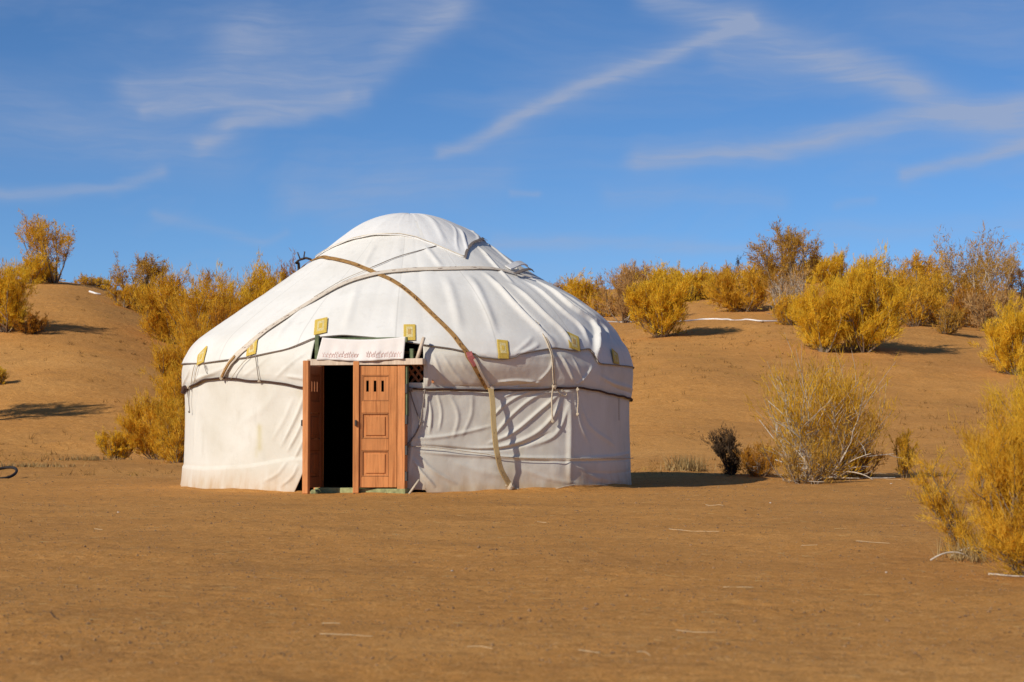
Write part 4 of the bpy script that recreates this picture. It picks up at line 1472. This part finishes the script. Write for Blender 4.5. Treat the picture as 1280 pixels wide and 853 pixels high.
plant(1180, 408, 22, 44, 'low tawny bush in front of the wide sparse tree', leaf='tan', needles=2200, group=G3, depth=66)
plant(50, 360, 14, 44, 'low tan bush on the crest just left of the leaning tree foot', leaf='tan', needles=1800, group=G1, depth=86)
# edge of the trodden sand
plant(1022, 600, 160, 176, 'grey branched shrub with dead bleached limbs and golden twigs right of the yurt', leaf='gold', wood='pale_bark', needles=9000, stems=20, group=G4, dead=34)
plant(1002, 604, 60, 110, 'low tawny twigs in front of the dead limbed shrub', leaf='tan', needles=1500, stems=12, group=G4, dead=10)
plant(1072, 598, 46, 60, 'brown low bush at the right foot of the dead limbed shrub', leaf='rust', needles=3000, group=G4)
plant(916, 594, 62, 46, 'dark dead shrub leaning left at the end of the yurt shadow', leaf='dead', wood='dark_bark', needles=5500, stems=10, lean=(-0.22, 0), group=G4)
plant(950, 596, 40, 60, 'tangled brown bush between the dark dead shrub and the dead limbed one', leaf='rust', needles=3000, group=G4, dead=6)
plant(1130, 598, 66, 30, 'small upright golden plume right of the dead limbed shrub', leaf='gold', needles=2200, stems=7, group=G4)
plant(1212, 692, 165, 52, 'feathery golden plume leaning left in front of the big foreground shrub', leaf='gold', needles=3000, stems=6, lean=(-0.32, 0.05), group=G4)
plant(1292, 722, 240, 150, 'big golden feathery shrub in the right foreground', leaf='gold', needles=38000, stems=30, group=G4)
plant(1335, 700, 300, 160, 'taller yellow shrub at the right frame edge behind the foreground one', leaf='yellow', needles=34000, stems=26, group=G4)
# shrub just beyond the left edge; its forked shadow lies on the slope
plant(-85, 531, 165, 100, 'golden tree past the left frame edge whose forked shadow lies on the slope', kind='tree', leaf='gold', needles=6000, stems=7, name='saxaul_tree', cat='tree', group=G1)


def grass_tuft(px, py, hpx, wpx, n, label, seed):
    rng = np.random.default_rng(seed)
    p = on_ground(px, py)
    k = m_per_px(p)
    b = np.stack([rng.normal(0, wpx * k / 4, n), rng.normal(0, 0.15, n), np.zeros(n)], -1)
    d = unit(np.stack([rng.normal(0, 0.35, n), rng.normal(0, 0.35, n), np.ones(n)], -1))
    V, F = slivers(rng, b, d, rng.uniform(0.4, 1.0, n) * hpx * k, np.full(n, 0.0006 * p[1]))
    o = link_mesh('dry_grass', np_mesh('dry_grass', V, F, smooth=False, attrs={'tone': np.repeat(rng.uniform(0, 1, n), 3)}), M['drygrass'], None, tuple(p))
    return tag(o, label, 'dry grass', 'dry grass tufts', 'stuff')


grass_tuft(858, 589, 26, 44, 260, 'wispy dry grass on the sand right of the yurt shadow', 3)
grass_tuft(1212, 700, 40, 60, 160, 'dry grass at the foot of the leaning golden plume', 4)
grass_tuft(40, 584, 8, 110, 260, 'dry grass along the low bank at the left', 5)
grass_tuft(110, 576, 8, 90, 220, 'dry grass where the bank meets the bushy golden shrub', 6)

# dead bent branch over the shrubs left of the roof
dz = 68.0
bp = []
for (px, py) in [(371, 352), (372, 338), (370, 330), (373, 324), (379, 321.5), (386, 323), (391, 327)]:
    bp.append([(px - 640) / F_PX * dz, dz + 0.3 * math.sin(px), CAM_H + (HORIZON - py) / F_PX * dz])
bp[0][2] = float(ground_z(bp[0][0], bp[0][1])) - 0.05
dbr = tube('dead_branch', catmull(np.array(bp), 24), np.linspace(0.085, 0.04, 24), M['dark_bark'], None, 6)
tag(dbr, 'dark bent dead branch arching over the shrubs left of the yurt roof', 'branch')
for (p1, p2) in (((374, 323), (371, 315)), ((379, 321.5), (380, 314))):
    q_ = [[(a_ - 640) / F_PX * dz, dz, CAM_H + (HORIZON - b_) / F_PX * dz] for a_, b_ in (p1, p2)]
    tube('twig', np.array(q_), 0.025, M['dark_bark'], dbr, 5)


def ground_stick(name, pts, rad, mat, label, cat, group=None, lift=0.0, dmin=4.0, n=20, wob=0.0):
    P = catmull(np.array([on_ground(*p, dmin=dmin) for p in pts]), n)
    P[:, 2] = ground_z(P[:, 0], P[:, 1]) + rad * 0.6 + lift
    if wob: P[:, 2] += wob * np.abs(np.sin(np.linspace(0, 9, n)))
    return tag(tube(name, P, np.linspace(rad, rad * 0.7, n), M[mat], None, 6), label, cat, group)


# bleached branches and sticks
ground_stick('fallen_branch', [(66, 351), (72, 348), (78, 345), (82, 341)], 0.06, 'pale_bark', 'bleached curved branch at the foot of the leaning crest tree', 'branch')
ground_stick('fallen_branch', [(112, 366), (119, 368), (126, 370)], 0.05, 'white', 'short white stick lying on the bare left dune', 'stick')
ground_stick('hose', [(730, 404), (800, 402.5), (845, 403), (872, 401), (900, 400), (940, 401), (975, 403)], 0.04, 'white', 'thin white hose lying across the right dune', 'hose', n=60)
for k, (pts, lab) in enumerate([
    ([(836, 662), (866, 665), (899, 665)], 'longest pale twig on the sand right of the yurt'),
    ([(1070, 677), (1112, 680)], 'straight pale twig on the sand left of the foreground shrub'),
    ([(400, 794), (440, 796), (466, 797)], 'long pale straw near the bottom edge below the yurt door'),
    ([(845, 789), (870, 793), (897, 793)], 'pale curved twig on the sand near the bottom, right of centre'),
    ([(796, 816), (806, 817), (813, 822)], 'short white curled twig close to the bottom edge'),
    ([(723, 815), (750, 818)], 'rusty straw left of the short curled white twig'),
    ([(584, 811), (602, 811), (616, 813)], 'short pale straw near the bottom centre'),
    ([(118, 662), (128, 663)], 'tiny pale straw on the left foreground sand'),
    ([(63, 767), (72, 775)], 'dark forked twig in the lower left foreground'),
    ([(672, 653), (683, 654)], 'tiny white chip of wood in front of the yurt strap'),
    ([(1080, 595), (1126, 600)], 'pale fallen limb right of the dead limbed shrub'),
    ([(1085, 591), (1127, 594)], 'second pale limb lying behind the fallen one by the dead limbed shrub'),
    ([(904, 735), (942, 736)], 'faint straw on the sand left of the brown scuffs'),
    ([(402, 780), (425, 782)], 'faint straw just above the long straw below the door'),
    ([(1002, 683), (1022, 682)], 'faint pale straw between the longest twig and the straight one'),
    ([(882, 632), (904, 633)], 'pale flat straw on the sand right of the yurt shadow end'),
]):
    p0 = on_ground(*pts[0])
    ground_stick('dry_twig', pts, max(0.002, 0.00022 * p0[1]), 'dark_bark' if 'dark' in lab else 'straw', lab, 'twig', 'twigs lying on the sand', lift=0.001)
# bleached brush at the foot of the foreground shrub
rng = np.random.default_rng(77)
for k, (px, py, lab) in enumerate([(1190, 703, 'curved bleached branch at the left foot of the big foreground shrub'), (1216, 697, 'bleached branch lying beneath the leaning golden plume'),
                                   (1268, 722, 'bleached branch in front of the big foreground shrub at the right edge')]):
    p = on_ground(px, py)
    a = rng.uniform(-0.4, 0.4)
    t = np.linspace(0, 1, 14)
    P = np.stack([p[0] + (t - 0.5) * 0.26 * math.cos(a), p[1] + (t - 0.5) * 0.2 * math.sin(a), 0 * t], -1)
    P[:, 2] = ground_z(P[:, 0], P[:, 1]) + 0.006 + 0.05 * np.sin(t * PI) * (k != 2)
    tag(tube('fallen_branch', P, np.linspace(0.006, 0.0025, 14), M['pale_bark'], None, 5), lab, 'branch')

# scraps of white litter
for (px, py, lab) in [(963, 629, 'white scrap of litter on the sand below the dead limbed shrub'), (1114, 605, 'white pebble beside the pale fallen limb'),
                      (1108, 717, 'tiny white pebble left of the foreground shrub'), (148, 641, 'tiny white pebble on the sand left of the yurt'), (565, 715, 'tiny white pebble on the sand below the hanging strap')]:
    p = on_ground(px, py)
    bm = bmesh.new()
    bmesh.ops.create_icosphere(bm, subdivisions=2, radius=0.0005 * p[1] + 0.002)
    for v in bm.verts:
        v.co *= 1 + 0.3 * math.sin(v.co.x * 300 + px) * math.cos(v.co.y * 250 + py)
        v.co.z *= 0.55
    me = bpy.data.meshes.new('pebble')
    bm.to_mesh(me)
    bm.free()
    o = link_mesh('pebble', me, M['pale_bark'], None, (p[0], p[1], p[2] + 0.002))
    tag(o, lab, 'pebble')

# dark ring at the left edge
p = on_ground(2, 598)
a = np.linspace(0, 2 * PI, 49)[:-1]
P = np.stack([p[0] + 0.21 * np.cos(a), p[1] + 0.30 * np.sin(a), p[2] + 0.075 + 0.075 * np.sin(a) + 0.01 * np.sin(a * 2)], -1)
tag(tube('dark_ring', P, 0.022, M['blackish'], None, 8, closed=True), 'dark loop on the sand at the left frame edge', 'rubber loop')

# crumbs of earth and chaff over the trodden sand: too many to count
rng = np.random.default_rng(5)
n = 18000
dd = np.exp(rng.uniform(math.log(6.0), math.log(32), n))
xx = (rng.uniform(-0.34, 0.34, n)) * dd
ok = np.hypot(xx - YC[0], dd - YC[1]) > 3.15
xx, dd = xx[ok], dd[ok]
n = len(xx)
sz = rng.uniform(0.002, 0.006, n) * (0.7 + dd * 0.035) * np.where(rng.uniform(size=n) > 0.96, 1.9, 1.0)
ico = np.array([(1, 0, 0), (-1, 0, 0), (0, 1, 0), (0, -1, 0), (0, 0, 0.8), (0, 0, -0.6)], float)
icf = np.array([(0, 2, 4), (2, 1, 4), (1, 3, 4), (3, 0, 4), (2, 0, 5), (1, 2, 5), (3, 1, 5), (0, 3, 5)])
V = ico[None] * sz[:, None, None] * rng.uniform(0.6, 1.5, (n, 6, 1))
V[..., 0] += xx[:, None]
V[..., 1] += dd[:, None]
V[..., 2] += ground_z(xx, dd)[:, None]
F = (icf[None] + (np.arange(n) * 6)[:, None, None]).reshape(-1, 3)
o = link_mesh('sand_crumbs', np_mesh('sand_crumbs', V.reshape(-1, 3), F, smooth=False), M['clod'])
tag(o, 'crumbs of dry earth scattered over the trodden sand', 'earth crumbs', None, 'stuff')
n = 1500
dd = np.exp(rng.uniform(math.log(6.5), math.log(30), n))
xx = (rng.uniform(-0.34, 0.34, n)) * dd
ok = np.hypot(xx - YC[0], dd - YC[1]) > 3.2
xx, dd = xx[ok], dd[ok]
n = len(xx)
b = np.stack([xx, dd, ground_z(xx, dd) + 0.006], -1)
an = rng.normal(0, 0.5, n)
d = unit(np.stack([np.cos(an), np.sin(an), rng.normal(0, 0.04, n)], -1))
V, F = slivers(rng, b, d, rng.uniform(0.02, 0.10, n), 0.0016 + 0.00012 * dd)
o = link_mesh('straw_litter', np_mesh('straw_litter', V, F, smooth=False, attrs={'tone': np.repeat(rng.uniform(0, 1, n), 3)}), M['drygrass'])
tag(o, 'bits of straw scattered over the trodden sand', 'straw litter', None, 'stuff')

# dry scruff on the dune slopes
n = 5200
dd = np.exp(rng.uniform(math.log(29), math.log(100), n))
xx = rng.uniform(-0.36, 0.36, n) * dd
P0 = np.stack([xx, dd, np.zeros(n)], -1)
ok = (fbm(P0, 0.35, 3, 17) + rng.uniform(-0.5, 0.5, n) > 0.12) & (np.hypot(xx - YC[0], dd - YC[1]) > 4)
xx, dd = xx[ok], dd[ok]
n = len(xx)
m_ = 7
bx = np.repeat(xx, m_) + rng.normal(0, 0.07, n * m_)
by = np.repeat(dd, m_) + rng.normal(0, 0.07, n * m_)
b = np.stack([bx, by, ground_z(bx, by) - 0.01], -1)
d = unit(rng.normal(size=(n * m_, 3)) * 0.8 + np.array([0, 0, 0.55]))
d[:, 2] = np.abs(d[:, 2])
big = np.repeat(np.where(rng.uniform(size=n) > 0.93, 2.2, 1.0) * rng.uniform(0.5, 1.2, n), m_)
V, F = slivers(rng, b, d, rng.uniform(0.05, 0.16, n * m_) * big, 0.00035 * by)
o = link_mesh('dry_scruff', np_mesh('dry_scruff', V, F, smooth=False, attrs={'tone': np.repeat(np.clip(np.repeat(rng.uniform(0, 1, n), m_) * 0.8 + rng.uniform(0, .2, n * m_), 0, 1), 3)}), M['scruff'])
tag(o, 'dry scruff and twigs scattered over the dune slopes', 'dry scruff', None, 'stuff')
